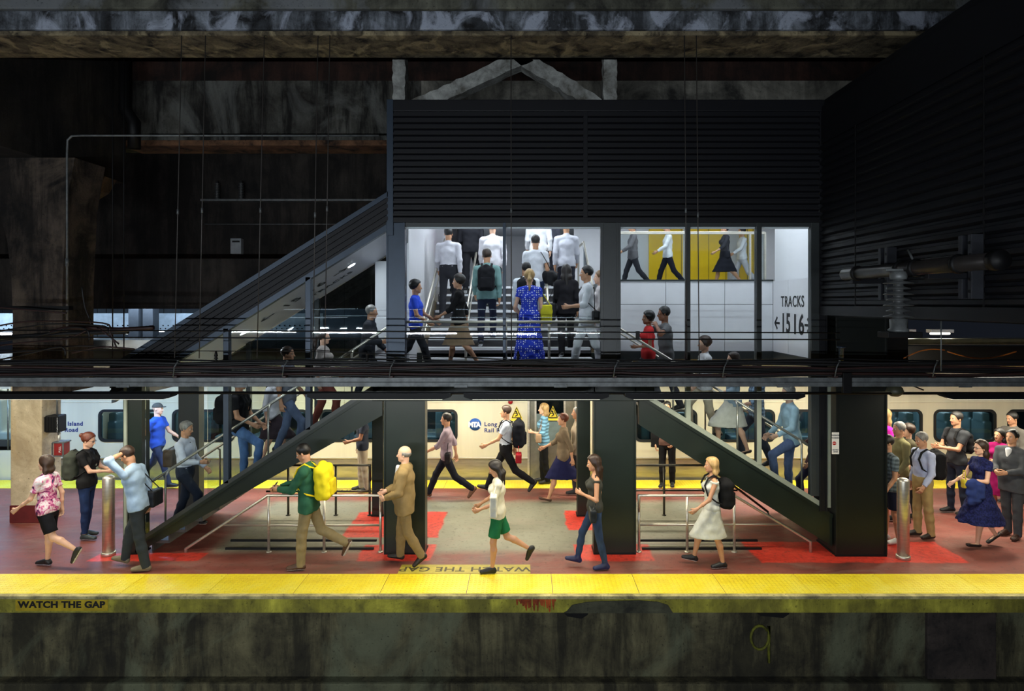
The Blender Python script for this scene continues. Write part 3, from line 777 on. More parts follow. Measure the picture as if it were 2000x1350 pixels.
# graffiti ring and rust stains with their own shape
mb = MB(); mb.tube([(3.17 + .12 * math.cos(t), 8.653, -.66 + .16 * math.sin(t)) for t in [PI * .2 + 2 * PI * i / 16 * .9 for i in range(17)]] + [(3.29, 8.653, -.5), (3.29, 8.653, -1.0)], .018, 6)
tag(mb.build('paint_mark', pm('olive_paint', (120, 122, 30), .8, var=.3, s=10)), 'faint yellow spray painted ring on the trackside wall', 'paint mark')
mb = MB()
rnd = random.Random(3)
for i in range(26):
    x0 = -.12 + i * .024 + rnd.uniform(-.01, .01); w = rnd.uniform(.012, .05); d = rnd.uniform(.03, .18)
    mb.prism([(x0, -.037), (x0 + w, -.037), (x0 + w * .9, -.04 - d * .5), (x0 + w * .75, -.04 - d * .95), (x0 + w * .5, -.04 - d), (x0 + w * .3, -.04 - d * .9), (x0 + w * .15, -.04 - d * .5)], 8.4435 + i * .0003, 8.455)
tag(mb.build('paint_drips', concrete('orange_rust_paint', (170, 78, 30), (96, 34, 18), .3, 3)), 'orange rust drips on the yellow edge face below the centre', 'rust stain')
mb = MB(); pts = [(-.0, -.06)]
mb.prism([(.55, -.2), (.62, -.12), (.8, -.085), (1.0, -.07), (1.5, -.06), (1.75, -.08), (1.88, -.12), (1.95, -.23), (.5, -.23)], 8.441, 8.46)
tag(mb.build('exposed_patch', concrete('bare_patch', (70, 70, 54), (40, 40, 32), .2, 2)), 'bare concrete patch where the yellow edge paint has broken off', 'concrete patch')
mb = MB()
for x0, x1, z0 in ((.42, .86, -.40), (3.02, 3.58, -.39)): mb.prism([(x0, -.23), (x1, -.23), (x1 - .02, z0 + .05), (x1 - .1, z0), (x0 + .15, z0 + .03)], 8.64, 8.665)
for i, o in enumerate(('break',)): tag(mb.build('hollow_shade', pm('hollow_black', (12, 11, 11), .95)), 'black shapes standing for shaded hollows under the platform lip', 'hollow', kind='stuff')  # flat black shapes stand for hollows, their shade put into the colour

# tactile strips: a panel every 1.15 m
M_tac = pm('tactile_yellow', (246, 214, 22), .5, var=.10, s=3, bmp=.15)
def dome_mat():
    m, nt, b = newmat('tactile_dome_yellow'); n = noise(nt, (1, 1, 1), 1.4, 8, .7); sp = noise(nt, (1, 1, 1), 16, 4, .7)
    c = ramp(nt, n, [(.3, lin((228, 196, 30))), (.5, lin((252, 228, 44))), (.7, lin((255, 240, 90)))]); c = mix(nt, ramp(nt, sp, [(.29, .8), (.34, 0)]), c, (.06, .05, .02))
    nt.links.new(c, b.inputs['Base Color']); b.inputs['Roughness'].default_value = .42
    tc = N(nt, 'ShaderNodeTexCoord'); mp = N(nt, 'ShaderNodeMapping'); mp.inputs['Scale'].default_value = (1 / .06,) * 3; nt.links.new(tc.outputs['Object'], mp.inputs[0])
    fr = N(nt, 'ShaderNodeVectorMath', operation='FRACTION'); nt.links.new(mp.outputs[0], fr.inputs[0])
    sb = N(nt, 'ShaderNodeVectorMath', operation='SUBTRACT'); sb.inputs[1].default_value = (.5, .5, 0); nt.links.new(fr.outputs[0], sb.inputs[0])
    ml = N(nt, 'ShaderNodeVectorMath', operation='MULTIPLY'); ml.inputs[1].default_value = (1, 1, 0); nt.links.new(sb.outputs[0], ml.inputs[0])
    ln = N(nt, 'ShaderNodeVectorMath', operation='LENGTH'); nt.links.new(ml.outputs[0], ln.inputs[0])
    bump(nt, b, ramp(nt, ln.outputs[1], [(.18, 1), (.34, 0)]), .9, .012); return m
M_dome = dome_mat()
def tactile(y0, y1, label, off):
    t = empty('tactile_strip', (0, (y0 + y1) / 2, 0), label=label, cat='tactile strip')
    m = MB(); w = y1 - y0; m.box(0, 1.142, -w / 2, w / 2, 0, .008, .003); me = m.build('panel', M_dome, t); me.location = (-16 + off, 0, 0)
    for i in range(1, 26):
        c = me.copy(); COL.objects.link(c); c.location = (-16 + off + i * 1.15, 0, 0)
    return t
tactile(YF + .04, YF + .65, 'yellow tactile strip along the near platform edge, in front of the walking people', .27)
tactile(YB - .62, YB - .02, 'yellow tactile strip along the far platform edge, beside the train', .5)
# WATCH THE GAP on the floor (read from the far side) and on the edge face
xa, xb = PX(775, 9.08), PX(1036, 9.08)
t = empty('floor_sign', ((xa + xb) / 2, 9.29, 0), label='yellow floor sign reading WATCH THE GAP upside down, behind the tactile strip', cat='sign')
MB().box(xa - (xa + xb) / 2, xb - (xa + xb) / 2, -.155, .155, 0, .003).build('sign_plate', pm('worn_yellow_sign', (204, 186, 70), .5, var=.12, s=6), t)
text('lettering', 'WATCH THE GAP', .215, pm('worn_lettering', (84, 76, 40), .6, var=.1), (0, 0, .004), (0, 0, PI), t, .0005, 'CENTER', 1.05, 1.06, .004)
t = empty('floor_sign', ((PX(560, 13.2) + PX(742, 13.2)) / 2, 13.17, 0), label='yellow WATCH THE GAP floor sign by the far tactile strip, behind the rear railing', cat='sign')
MB().box(-.97, .97, -.15, .15, 0, .003).build('sign_plate', pm('worn_yellow_sign', (204, 186, 70), .5, var=.12, s=6), t)
text('lettering', 'WATCH THE GAP', .215, pm('worn_lettering', (84, 76, 40), .6, var=.1), (0, 0, .004), (0, 0, 0), t, .0005, 'CENTER', 1.05, 1.06, .004)
xa, xb = PX(32, YF), PX(212, YF)
t = empty('edge_sign', ((xa + xb) / 2, YF - .012, -.12), label='WATCH THE GAP sign on the platform edge face at the left', cat='sign')
MB().box(-(xb - xa) / 2, (xb - xa) / 2, -.004, .004, -.08, .075, .002).build('sign_plate', pm('dirty_yellow_sign', (190, 164, 30), .6, var=.2, s=6), t)
MB().box(-(xb - xa) / 2, (xb - xa) / 2, -.012, .0, .075, .086).build('top_strip', M_galv, t)
text('lettering', 'WATCH THE GAP', .118, M_text, (0, -.006, 0), (PI / 2, 0, 0), t, .001, 'CENTER', 1.16, 1.05, .005)

# ------------------------------------------------------------------ columns and stair structure
def steel_col(label, x0, x1, y0, y1, z1, flange=True, m=None):
    cx, cy = (x0 + x1) / 2, (y0 + y1) / 2
    t = empty('steel_column', (cx, cy, 0), label=label, cat='column', group=None); w, d = (x1 - x0) / 2, (y1 - y0) / 2
    MB().box(-w, w, -d, d, 0, z1, .012).build('shaft', m or M_steel, t)
    MB().box(-w - .012, w + .012, -d - .012, d + .012, 0, .025, .004).build('base_plate', M_blk, t)
    if flange:
        for sx_ in (-1, 1): MB().box(sx_ * w - .012, sx_ * w + .012, -d - .02, -d + .012, .03, z1 - .02, .002).build('edge_flange', m or M_steel, t)
    return t
D0 = 9.84
steel_col('narrow dark green column at the foot of the left stair', -6.16, -5.90, D0, D0 + .22, 2.75)
steel_col('wide dark green column behind the man in the brown suit', -2.16, -1.55, D0, D0 + .3, 2.6)
steel_col('wide dark green column behind the long haired woman in jeans', 1.06, 1.69, D0, D0 + .3, 2.6)
steel_col('thick black column between the right stair and the waiting crowd', 4.74, 5.50, D0 - .08, D0 + .55, 3.7, m=pm('black_steel', (26, 30, 28), .4, .25, var=.1, s=2))
steel_col('slim dark column behind the railing left of the suited man', -2.78, -2.58, 11.6, 11.8, 2.45, False)
steel_col('slim black rear column by the train door', .94, 1.18, 11.6, 11.8, 2.45, False)
steel_col('dark post at the rear corner of the left stair entrance', -6.40, -6.02, 11.8, 12.0, 2.8, False, M_frame)
# landing slab, beams
t = empty('landing', (0, 0, 0), label='dark steel landing bridge between the two stairs', cat='landing')
MB().box(-2.3, 1.95, D0 + .02, 11.85, 2.40, 2.70).build('slab', M_steel, t)
MB().box(-2.35, 1.98, D0 - .02, D0 + .10, 2.36, 2.93, .01).build('fascia_beam', M_steel, t)
MB().box(-2.35, 1.98, 11.8, 11.9, 2.36, 2.95, .01).build('rear_beam', M_steel, t)
zl = lambda X: .30 + (X + 5.72) * .654     # top edge of the left stringer
zlb = lambda X: (X + 5.72) * .607
zr = lambda X: .62 + (4.69 - X) * .62
zrb = lambda X: .14 + (4.69 - X) * .63
def stairs(side, label):
    t = empty('staircase', (0, 0, 0), label=label, cat='stairs')
    if side == 'l': xs, top, bot = (-6.0, -2.2), zl, zlb
    else: xs, top, bot = (1.75, 4.72), zr, zrb
    a, b = xs
    for y in (D0 + .0, 11.74):
        MB().prism([(a, max(0.0, bot(a))), (b, max(.0, bot(b))), (b, top(b)), (a, max(.02, top(a)))], y, y + .13).build('stringer', M_stringer, t)
        MB().prism([(a, top(a) - .035), (b, top(b) - .035), (b, top(b) + .02), (a, top(a) + .02)], y - .02, y + .15).build('stringer_cap', M_stringer, t)
    n = 16
    for i in range(n):
        z = 2.7 - (i + 1) * (2.7 / n)
        if side == 'l': x1 = -1.95 - i * .257; x0 = x1 - .275
        else: x0 = 1.35 + i * .27; x1 = x0 + .288
        if z > .02: MB().box(x0, x1, D0 + .13, 11.74, z - .045, z, .004).build('tread', pm('stair_tread', (92, 92, 92), .6, var=.1, s=8), t)
        xr = x1 if side == 'l' else x0
        MB().box(xr - .012, xr + .012, D0 + .13, 11.74, z - .04, z + 2.7 / n - .03).build('riser', M_white if z > 1.8 else pm('riser_steel', (84, 84, 82), .5), t)
    return t
stairs('l', 'left staircase rising from the platform to the glazed landing')
stairs('r', 'right staircase descending from the landing toward the waiting crowd')
# handrails in the stairwells
def rail_tube(name, pts, r, m, label, cat='handrail', posts=None):
    t = empty(name, (0, 0, 0), label=label, cat=cat)
    MB().tube(pts, r, 10).build('rail', m, t)
    for p in posts or []: MB().tube(p, r * .7, 8).build('bracket', m, t)
    return t
def lrail(y, off, lab):
    pts = [(-6.15, y, zl(-6.15) + off - .02), (-6.0, y, zl(-6.0) + off), (-2.2, y, zl(-2.2) + off), (-1.95, y, zl(-2.2) + off)]
    rail_tube('handrail', pts, .021, M_ss, lab, posts=[[(x, y, zl(x) + off), (x, y + (-.12 if y < 10.5 else .12), zl(x) + off - .06), (x, y + (-.12 if y < 10.5 else .12), zl(x) + .02)] for x in (-5.6, -4.0, -2.7)])
lrail(D0 + .24, .86, 'near steel handrail of the left stair'); lrail(11.62, .86, 'rear steel handrail of the left stair')
def rrail(y, off, lab):
    pts = [(1.5, y, zr(1.5) + off), (4.69, y, zr(4.69) + off), (4.95, y, zr(4.95) + off)]
    rail_tube('handrail', pts, .021, M_ss, lab, posts=[[(x, y, zr(x) + off), (x, y + (-.12 if y < 10.5 else .12), zr(x) + off - .06), (x, y + (-.12 if y < 10.5 else .12), zr(x) + .02)] for x in (2.3, 3.3, 4.3)])
rrail(D0 + .24, .86, 'near steel handrail of the right stair'); rrail(11.62, .86, 'rear steel handrail of the right stair')

# ------------------------------------------------------------------ glazed box above the landing
ZT, ZW = 5.04, 2.92
X0, X1 = -2.12, 4.48
def slats(mb, x0, x1, z0, z1, y, pitch=.093, dep=.04, axis='x'):
    """horizontal shadow-gap cladding facing -y (axis x) or -x (axis y)"""
    n = max(1, round((z1 - z0) / pitch)); p = (z1 - z0) / n
    prof = []
    for i in range(n):
        z = z0 + i * p; prof += [(0, z), (-dep, z + p * .22), (-dep, z + p * .62), (-dep * .25, z + p * .70), (-dep * .25, z + p * .98)]
    prof.append((0, z1)); poly = [(y + .08, z0)] + [(y + a, z) for a, z in prof] + [(y + .08, z1)]
    if axis == 'x': mb.prism(poly, x0, x1, 'x')
    else: mb.prism(poly, x0, x1, 'y')
    return mb
t = empty('louvre_cladding', (0, D0, ZT), label='black ribbed cladding on the front above the five windows', cat='cladding'); t.location = (0, 0, 0)
slats(MB(), X0 + .1, PX(1143, D0) - .03, 5.18, 6.80, D0 - .02).build('ribbed_panel', M_clad, t)
slats(MB(), PX(1143, D0) + .03, X1 + .02, 5.18, 6.80, D0 - .02).build('ribbed_panel', M_clad, t)
MB().box(PX(1143, D0) - .035, PX(1143, D0) + .035, D0 - .045, D0 + .05, 5.18, 6.80, .004).build('joint_strip', M_clad, t)
MB().box(X0, X1 + .3, D0 - .05, D0 + .12, 6.80, 6.98, .008).build('top_fascia', M_clad, t)
MB().box(X0, X1 + .04, D0 - .05, D0 + .1, 5.10, 5.18, .006).build('bottom_fascia', M_clad, t)
MB().box(X0, X0 + .1, D0 - .06, D0 + .14, 4.9, 6.98, .006).build('corner_post', M_blue, t)
struct('wall_left', MB().box(X0, X0 + .1, D0 + .1, 22.3, 4.9, 6.98), M_clad, 'black side of the glazed box facing the dark left hall')
struct('roof', MB().box(X0 - .02, 8.5, D0 + .05, 22.5, 6.86, 6.96), M_clad, 'flat roof of the glazed box')
# windows
WIN = [(792, 982), (988, 1173), (1212, 1340), (1348, 1477), (1487, 1583)]
wl = ['stair window with the man in the pale shirt', 'stair window with the blue polka dot dress', 'corridor window with the red shirt', 'corridor window before the yellow wall', 'corridor window with the TRACKS lettering']
for i, (a, b) in enumerate(WIN):
    xa, xb = PX(a, D0), PX(b, D0); t = empty('window_%d' % (i + 1), (0, 0, 0), label='large ' + wl[i], kind='structure'); t['kind'] = 'structure'
    z0 = ZW if i < 2 else None
    if i < 2: poly = [(xa, ZW), (xb, ZW), (xb, ZT), (xa, ZT)]
    else: poly = [(xa, max(ZW if a < 1250 else 0, zr(xa) + .02)), (xb, zr(xb) + .02), (xb, ZT), (xa, ZT)]
    MB().prism(poly, D0 + .03, D0 + .042).build('pane', M_glass, t)
    MB().box(xa - .03, xb + .03, D0 - .01, D0 + .08, ZT, ZT + .07, .004).build('head_frame', M_frame, t)
MUL = [(982, 988, ZW, M_blue, 'slim mullion between the two stair windows'), (1340, 1348, None, M_frame, 'slim mullion right of the red shirt'), (1477, 1487, None, M_frame, 'slim mullion left of the TRACKS lettering'), (1173, 1180, ZW, M_frame, ''), (1205, 1212, ZW, M_frame, ''), (1583, 1600, None, M_frame, '')]
for k, (a, b, z0, m, lab) in enumerate(MUL):
    xa, xb = PX(a, D0), PX(b, D0); zz = z0 if z0 else zr(xa) + .09
    o = MB().box(xa, xb, D0 - .02, D0 + .09, zz, ZT + .08, .004).build('trim_%d' % (10 + k), m); o['kind'] = 'structure'; o['label'] = 'window mullion beside ' + (lab or 'the box columns')
def post(px0, px1, label, m, z0=2.6, z1=5.1, y0=D0 - .03, y1=D0 + .2):
    t = empty('window_post', (PX((px0 + px1) / 2, D0), D0, z0), label=label, cat='post'); w = (PX(px1, D0) - PX(px0, D0)) / 2
    MB().box(-w, w, y0 - D0, y1 - D0, 0, z1 - z0, .006).build('shaft', m, t)
    for s_ in (-1, 1): MB().box(s_ * w - .012, s_ * w + .012, y0 - D0 - .012, y0 - D0 + .004, 0, z1 - z0).build('edge_flange', m, t)
    return t
post(757, 790, 'blue grey steel post between the left stair and the stair windows', M_blue)
post(1180, 1205, 'dark steel post between the stair windows and the corridor windows', M_frame)
post(1600, 1612, 'dark corner post right of the TRACKS lettering', M_clad, zr(4.6), 6.98)
# pale frames following the right stringer
t = empty('sloping_frame', (0, 0, 0), label='light grey glazing frame sloping down along the right stair', cat='window frame')
xs = (PX(1262, D0), PX(1614, D0))
MB().prism([(xs[0], zr(xs[0]) + .02), (xs[1], zr(xs[1]) + .02), (xs[1], zr(xs[1]) + .10), (xs[0], zr(xs[0]) + .10)], D0 - .02, D0 + .07).build('bottom_rail', M_lframe, t)
for px in (1344, 1482, 1617): 
    x = PX(px, D0); MB().box(x - .035, x + .035, D0 - .025, D0 + .07, zr(x) + .08, 2.62, .004).build('upright', M_lframe, t)
# left sloping enclosure
zs = lambda X: 4.98 + (X + 2.12) * .627      # underside line of the sloping roof
t = empty('sloping_roof', (0, 0, 0), label='long black ribbed roof sloping down over the left stair', cat='roof')
xa, xb = -6.35, -2.10
MB().prism([(xa, zs(xa) + .10), (xb, zs(xb) + .10), (xb, zs(xb) + .50), (xa, zs(xa) + .50)], D0 - .03, 12.0).build('roof_body', M_clad, t)
for k in range(4):
    o = .14 + k * .095; MB().prism([(xa, zs(xa) + o), (xb, zs(xb) + o), (xb, zs(xb) + o + .06), (xa, zs(xa) + o + .06)], D0 - .065, D0 - .02).build('rib', M_clad, t)
MB().prism([(xa, zs(xa) + .50), (xb, zs(xb) + .50), (xb, zs(xb) + .58), (xa, zs(xa) + .58)], D0 - .06, D0 + .3).build('gutter', M_blue, t)
MB().prism([(xa, zs(xa)), (xb, zs(xb)), (xb, zs(xb) + .10), (xa, zs(xa) + .10)], D0 - .02, D0 + .09).build('head_rail', M_blue, t)
MB().prism([(xa, zs(xa) + .03), (xb, zs(xb) + .03), (xb, zs(xb) + .10), (xa, zs(xa) + .10)], D0 + .09, 11.86).build('white_soffit', M_lgrey, t)
XL = [-5.86, PX(442, D0), PX(602, D0), PX(757, D0)]
for i in range(3):
    a, b = XL[i], XL[i + 1]; tt = empty('window_%d' % (6 + i), (0, 0, 0), label=['left stair glazing beside the entrance column', 'left stair glazing in front of the jeans walker', 'left stair glazing nearest the blue grey post'][i], kind='structure')
    MB().prism([(a, zl(a) + .02), (b, zl(b) + .02), (b, zs(b)), (a, zs(a))], D0 + .03, D0 + .042).build('pane', M_glass, tt)
    MB().prism([(a, zl(a) + .02), (b, zl(b) + .02), (b, zl(b) + .09), (a, zl(a) + .09)], D0 - .02, D0 + .07).build('bottom_rail', M_frame, tt)
    MB().prism([(a, .05 + zl(a)), (b, zl(b) + .02), (b, zs(b)), (a, zs(a))], 11.80, 11.812).build('rear_pane', M_glassb, tt)
    if i: MB().box(a - .04, a + .04, D0 - .02, D0 + .09, zl(a) + .06, zs(a) + .05, .004).build('mullion', M_blue if i else M_frame, tt); MB().box(a - .04 - .5, a + .04 - .5, 11.76, 11.85, zl(a), zs(a - .5) + .05, .004).build('rear_mullion', M_frame, tt)
t = empty('entrance_frame', (0, 0, 0), label='pale strip frame around the glass at the foot of the left stair', cat='frame')
for px, D, m in ((244, D0 - .03, M_lframe), (284, D0 + .26, M_lframe)): MB().box(PX(px, D) - .02, PX(px, D) + .025, D, D + .03, .02, 2.75).build('strip', m, t)
# lettering on the sloping soffit
al = math.atan(.627)
def soff(body, X, y, size, nm):
    text(nm, body, size, M_text, (X, y, zs(X) + .022), (PI, -al, 0), t2, .001, 'CENTER', 1.0, 1.05, .002)
t2 = empty('soffit_sign', (0, 0, 0), label='TRACKS lettering and arrows on the sloping white ceiling of the left stair', cat='sign')
soff('TRACKS', PX(640, 11.0), 11.25, .22, 'lettering'); soff('\u2190 15 16 \u2192', PX(588, 10.6), 10.75, .36, 'lettering')
# round downlights in the soffit and hall
def downlight(x, y, z, label, ang=0, w=W_DOWN, light=True, r=.075):
    t = empty('downlight', (x, y, z), label=label, cat='light', group='round ceiling downlights'); t.rotation_euler = (0, ang, 0)
    MB().lathe([(r + .015, -.002), (r + .015, -.008), (r, -.010)], seg=20).build('trim_ring', M_white, t)
    MB().lathe([(r * .9, -.009), (r * .9, -.013)], seg=20).build('diffuser', emit('downlight_lens', (.95, .97, 1), 14), t)
    if light: arealight('lamp', (0, 0, -.03), .12, .12, w, COOL, t)
for px, lab in ((686, 'upper downlight in the sloping ceiling of the left stair'), (476, 'lower downlight in the sloping ceiling of the left stair')):
    D = 10.75; X = PX(px, D); downlight(X, D, zs(X) + .03, lab, -al)
# white end wall of the left stair, right of its glass
tag(MB().box(-2.75, -2.12, 11.72, 11.80, 2.72, zs(-2.75) + .05).build('wall_panel', M_white), 'white wall panel at the top of the left stair', 'wall panel')
# landing guard rail with glass, seen through the stair windows
t = empty('guard_rail', (0, 0, 0), label='double steel guard rail running across both stair windows', cat='railing')
for z, r in ((3.57, .022), (3.49, .012)): MB().tube([(-2.0, D0 + .18, z), (1.3, D0 + .18, z)], r, 10).build('rail', M_ss, t)
for x in (-1.9, -.3, 1.2): MB().tube([(x, D0 + .18, 2.7), (x, D0 + .18, 3.56)], .016, 8).build('post', M_ss, t)

# ------------------------------------------------------------------ inside: stair up to the concourse
t = empty('staircase', (0, 0, 0), label='wide staircase with bright nosings climbing away behind the stair windows', cat='stairs')
SX0, SX1 = -1.85, 1.22
M_step = pm('dark_step', (62, 60, 62), .4, var=.05); M_nose = pm('pale_nosing', (235, 235, 238), .35, var=.02)
for i in range(9):
    z = 2.7 + (i + 1) * .17; y = 11.5 + i * .3
    MB().box(SX0, SX1, y, y + .34 + (0 if i < 8 else .1), z - .17, z - .0, .004).build('tread', M_step, t)
    MB().box(SX0 + .02, SX1 - .02, y - .012, y + .30, z - .042, z + .004, .003).build('nosing', M_nose, t)
struct('floor_2', MB().box(-2.02, 1.4, 14.15, 22.3, 3.9, 4.23).box(1.4, 8, 11.95, 22.3, 3.95, 4.25), pm('pale_terrazzo', (180, 180, 182), .3, var=.05), 'pale concourse floor behind the upper windows')
struct('floor_3', MB().box(-2.05, 1.95, D0 + .12, 11.5, 2.66, 2.702), pm('landing_floor', (110, 110, 112), .4, var=.06), 'grey landing floor inside the stair windows')
struct('wall_inner_left', MB().box(-2.1, -2.0, 11.0, 22.3, 2.6, 6.2), M_white, 'white panelled wall left of the inner stair')
struct('wall_hall_end', MB().box(-2.1, 1.5, 22.2, 22.3, 4.2, 6.28), M_white, 'white end wall of the concourse hall')
struct('ceiling', MB().box(-2.1, 8.4, D0 + .13, 22.3, 6.2, 6.28), M_white2, 'white ceiling of the concourse hall')
struct('wall_parapet', MB().box(X0 + .1, X1, D0 + .06, D0 + .14, 5.02, 6.28), M_white2, 'inner face above the window heads')
t = empty('glass_balustrade', (0, 0, 0), label='glass balustrade with steel rail on the right of the inner stair', cat='balustrade')
MB().prism([(11.5, 2.9), (14.1, 4.35), (14.1, 5.2), (11.5, 3.7)], 1.28, 1.292, 'x').build('glass_panel', glassmat('balustrade_glass', (.82, .9, .93), 1.5), t)
MB().tube([(1.285, 11.35, 3.68), (1.285, 14.1, 5.22), (1.285, 15.5, 5.22), (1.285, 15.5, 4.25)], .022, 10).build('rail', M_ss, t)
for nm, X, lab in (('handrail', -1.80, 'left steel handrail of the inner stair'), ('handrail', -1.05, 'centre steel handrail of the inner stair'), ('handrail', .42, 'steel handrail between the two streams of people')):
    tt = empty(nm, (0, 0, 0), label=lab, cat='handrail')
    MB().tube([(X, 11.3, 2.7), (X, 11.3, 3.55), (X, 11.45, 3.68), (X, 14.3, 5.3), (X, 14.5, 5.3), (X, 14.5, 4.25)], .022, 10).build('rail', M_ss, tt)
    MB().tube([(X, 11.3, 3.2), (X, 11.45, 3.35), (X, 14.3, 4.95)], .014, 8).build('lower_rail', M_ss, tt)
for x, y in ((-1.45, 12.8), (-.1, 15.2), (.9, 13.2), (-1.2, 17), (.3, 18.5), (1.0, 16)): downlight(x, y, 6.2, 'round downlight in the hall ceiling above the inner stair', r=.06, light=False)
# linear ceiling lamps of the hall: they light the room
def ceil_lamp(x0, x1, y0, y1, z, w, label, col=COOL):
    t = empty('ceiling_lamp', ((x0 + x1) / 2, (y0 + y1) / 2, z), label=label, cat='light')
    MB().box(-(x1 - x0) / 2, (x1 - x0) / 2, -(y1 - y0) / 2, (y1 - y0) / 2, -.04, 0, .005).build('housing', M_white2, t)
    MB().box(-(x1 - x0) / 2 + .02, (x1 - x0) / 2 - .02, -(y1 - y0) / 2 + .02, (y1 - y0) / 2 - .02, -.048, -.04).build('diffuser', emit('ceiling_diffuser', (.95, .97, 1), 4), t)
    arealight('lamp', (0, 0, -.06), x1 - x0 - .04, y1 - y0 - .04, w, col, t)
ceil_lamp(-1.6, 1.0, 10.25, 10.75, 6.2, W_HALL * .5, 'long ceiling lamp over the landing')
ceil_lamp(-1.6, 1.0, 12.6, 13.1, 6.2, W_HALL, 'long ceiling lamp over the inner stair')
ceil_lamp(-1.6, 1.0, 16.6, 17.1, 6.2, W_HALL * .9, 'long ceiling lamp over the concourse hall')
ceil_lamp(2.0, 3.6, 10.5, 10.9, 6.2, W_CORR * .5, 'ceiling lamp over the right stair')
ceil_lamp(3.9, 4.2, 10.3, 11.2, 6.2, W_CORR * .25, 'short ceiling lamp before the TRACKS wall')
ceil_lamp(2.0, 7.4, 16.3, 16.7, 6.2, W_CORR * .8, 'added ceiling lamp brightening the yellow panels')  # extra lamp, added to brighten the yellow panels
ceil_lamp(1.9, 7.0, 13.3, 13.7, 6.2, W_CORR, 'long ceiling lamp over the upper corridor')
# ------------------------------------------------------------------ inside right: white walls, corridor, TRACKS wall
def panelwall(name, x0, x1, y, z0, z1, xs_, zs_, label):
    t = empty(name, (0, 0, 0), label=label, kind='structure')
    ex = [x0] + xs_ + [x1]; ez = [z0] + zs_ + [z1]
    MB().box(x0, x1, y + .02, y + .08, z0, z1).build('backing', M_frame, t)
    for a, b in zip(ex, ex[1:]):
        for c, d in zip(ez, ez[1:]): MB().box(a + .004, b - .004, y, y + .03, c + .004, d - .004, .003).build('panel', M_white, t)
    return t
panelwall('wall_stairwell', 1.45, 4.56, 11.78, 2.98, 4.28, [PX(1300, 11.8), PX(1415, 11.8)], [3.84], 'white panelled wall behind the right stair')
struct('trim_4', MB().box(1.4, 4.56, 11.74, 11.95, 2.84, 2.985).box(1.4, 4.56, 11.76, 11.95, 4.27, 4.30), M_frame, 'dark band under the white stairwell panels')
# side wall with the TRACKS lettering (seen at a grazing angle)
XK = 4.56
t = empty('wall_tracks', (0, 0, 0), label='white panelled wall with the TRACKS 15 16 lettering', kind='structure')
for a, b in ((9.96, 11.1), (11.1, 11.78)): MB().box(XK, XK + .03, a + .004, b - .004, 2.98, 4.27, .003).build('panel', M_white, t)
MB().box(XK + .03, XK + .09, D0 + .1, 11.9, 2.9, 4.27).build('backing', M_frame, t); MB().box(XK - .02, XK + .03, D0 + .1, 11.8, 2.86, 2.975).build('skirting', M_frame, t)
t2 = empty('tracks_sign', (XK, 0, 0), label='black TRACKS 15 16 lettering with arrows on the white wall at the right', cat='sign')
WR = (PI / 2, 0, -PI / 2)
def wtext(nm, body, size, ya, yb, z, bold):
    o = text(nm, body, size, M_text, (-.004, (ya + yb) / 2, z), WR, t2, .002, 'CENTER', 1.0, 1.12, bold)
    w = max(v.co.x for v in o.data.vertices) - min(v.co.x for v in o.data.vertices); o.scale = (abs(ya - yb) / w, 1, 1)
wtext('lettering', 'TRACKS', .27, 11.40, 10.46, PZ(590, 10.9), .002)
wtext('number', '15', .47, 11.36, 11.04, PZ(633, 11.2), .010)
wtext('number', '16', .47, 10.88, 10.50, PZ(636, 10.68), .010)
def arrow(y, d):
    mb = MB(); w = .020; zc = PZ(633, 11)
    for p, q in (((-.10, 0), (.10, 0)), ((.10, 0), (.0, .10)), ((.10, 0), (.0, -.10))):
        a = Vector(p); b = Vector(q); u = (b - a).normalized(); v = Vector((-u.y, u.x)) * w; a = a - u * w * .5; b = b + u * w * .5
        mb.prism([(y - d * c.x, zc + c.y) for c in (a + v, b + v, b - v, a - v)], -.006, -.001, 'x')
    mb.build('arrow', M_text, t2)
arrow(11.58, -1); arrow(10.33, 1)
struct('wall_upper_right', MB().box(4.64, 4.72, D0 + .1, 11.9, 4.27, 6.28), M_white2, 'pale wall above the TRACKS lettering')
# corridor back wall with yellow panels
YC = 18.4
struct('wall_corridor', MB().box(1.4, 8.4, YC, YC + .1, 4.2, 6.28), M_white, 'white back wall of the upper corridor')
for a, b, lab in ((1268, 1334, 'left yellow panel of the upper corridor'), (1348, 1421, 'middle yellow panel of the upper corridor'), (1446, 1474, 'narrow right yellow panel of the upper corridor')):
    tt = empty('yellow_panel', (0, 0, 0), label=lab, cat='wall panel'); x0, x1 = PX(a, YC - .1), PX(b, YC - .1)
    MB().box(x0, x1, YC - .08, YC, 4.26, 6.19, .006).build('sheet', M_yel, tt)
    for x in ((x0 + x1) / 2, x1 - .04): MB().box(x - .006, x + .006, YC - .088, YC - .08, 4.26, 6.19).build('joint', M_frame, tt)
t = empty('glass_guard', (0, 0, 0), label='steel rail and glass guard along the upper corridor edge', cat='railing')
MB().box(1.45, 4.5, 11.99, 12.03, 5.16, 5.21, .004).build('rail', M_ss, t); MB().box(1.45, 4.5, 12.0, 12.012, 4.3, 5.16).build('glass_panel', M_glassb, t)
for x in (4.2, 4.48): MB().box(x, x + .03, 11.98, 12.04, 4.3, 5.2).build('post', M_ss, t)

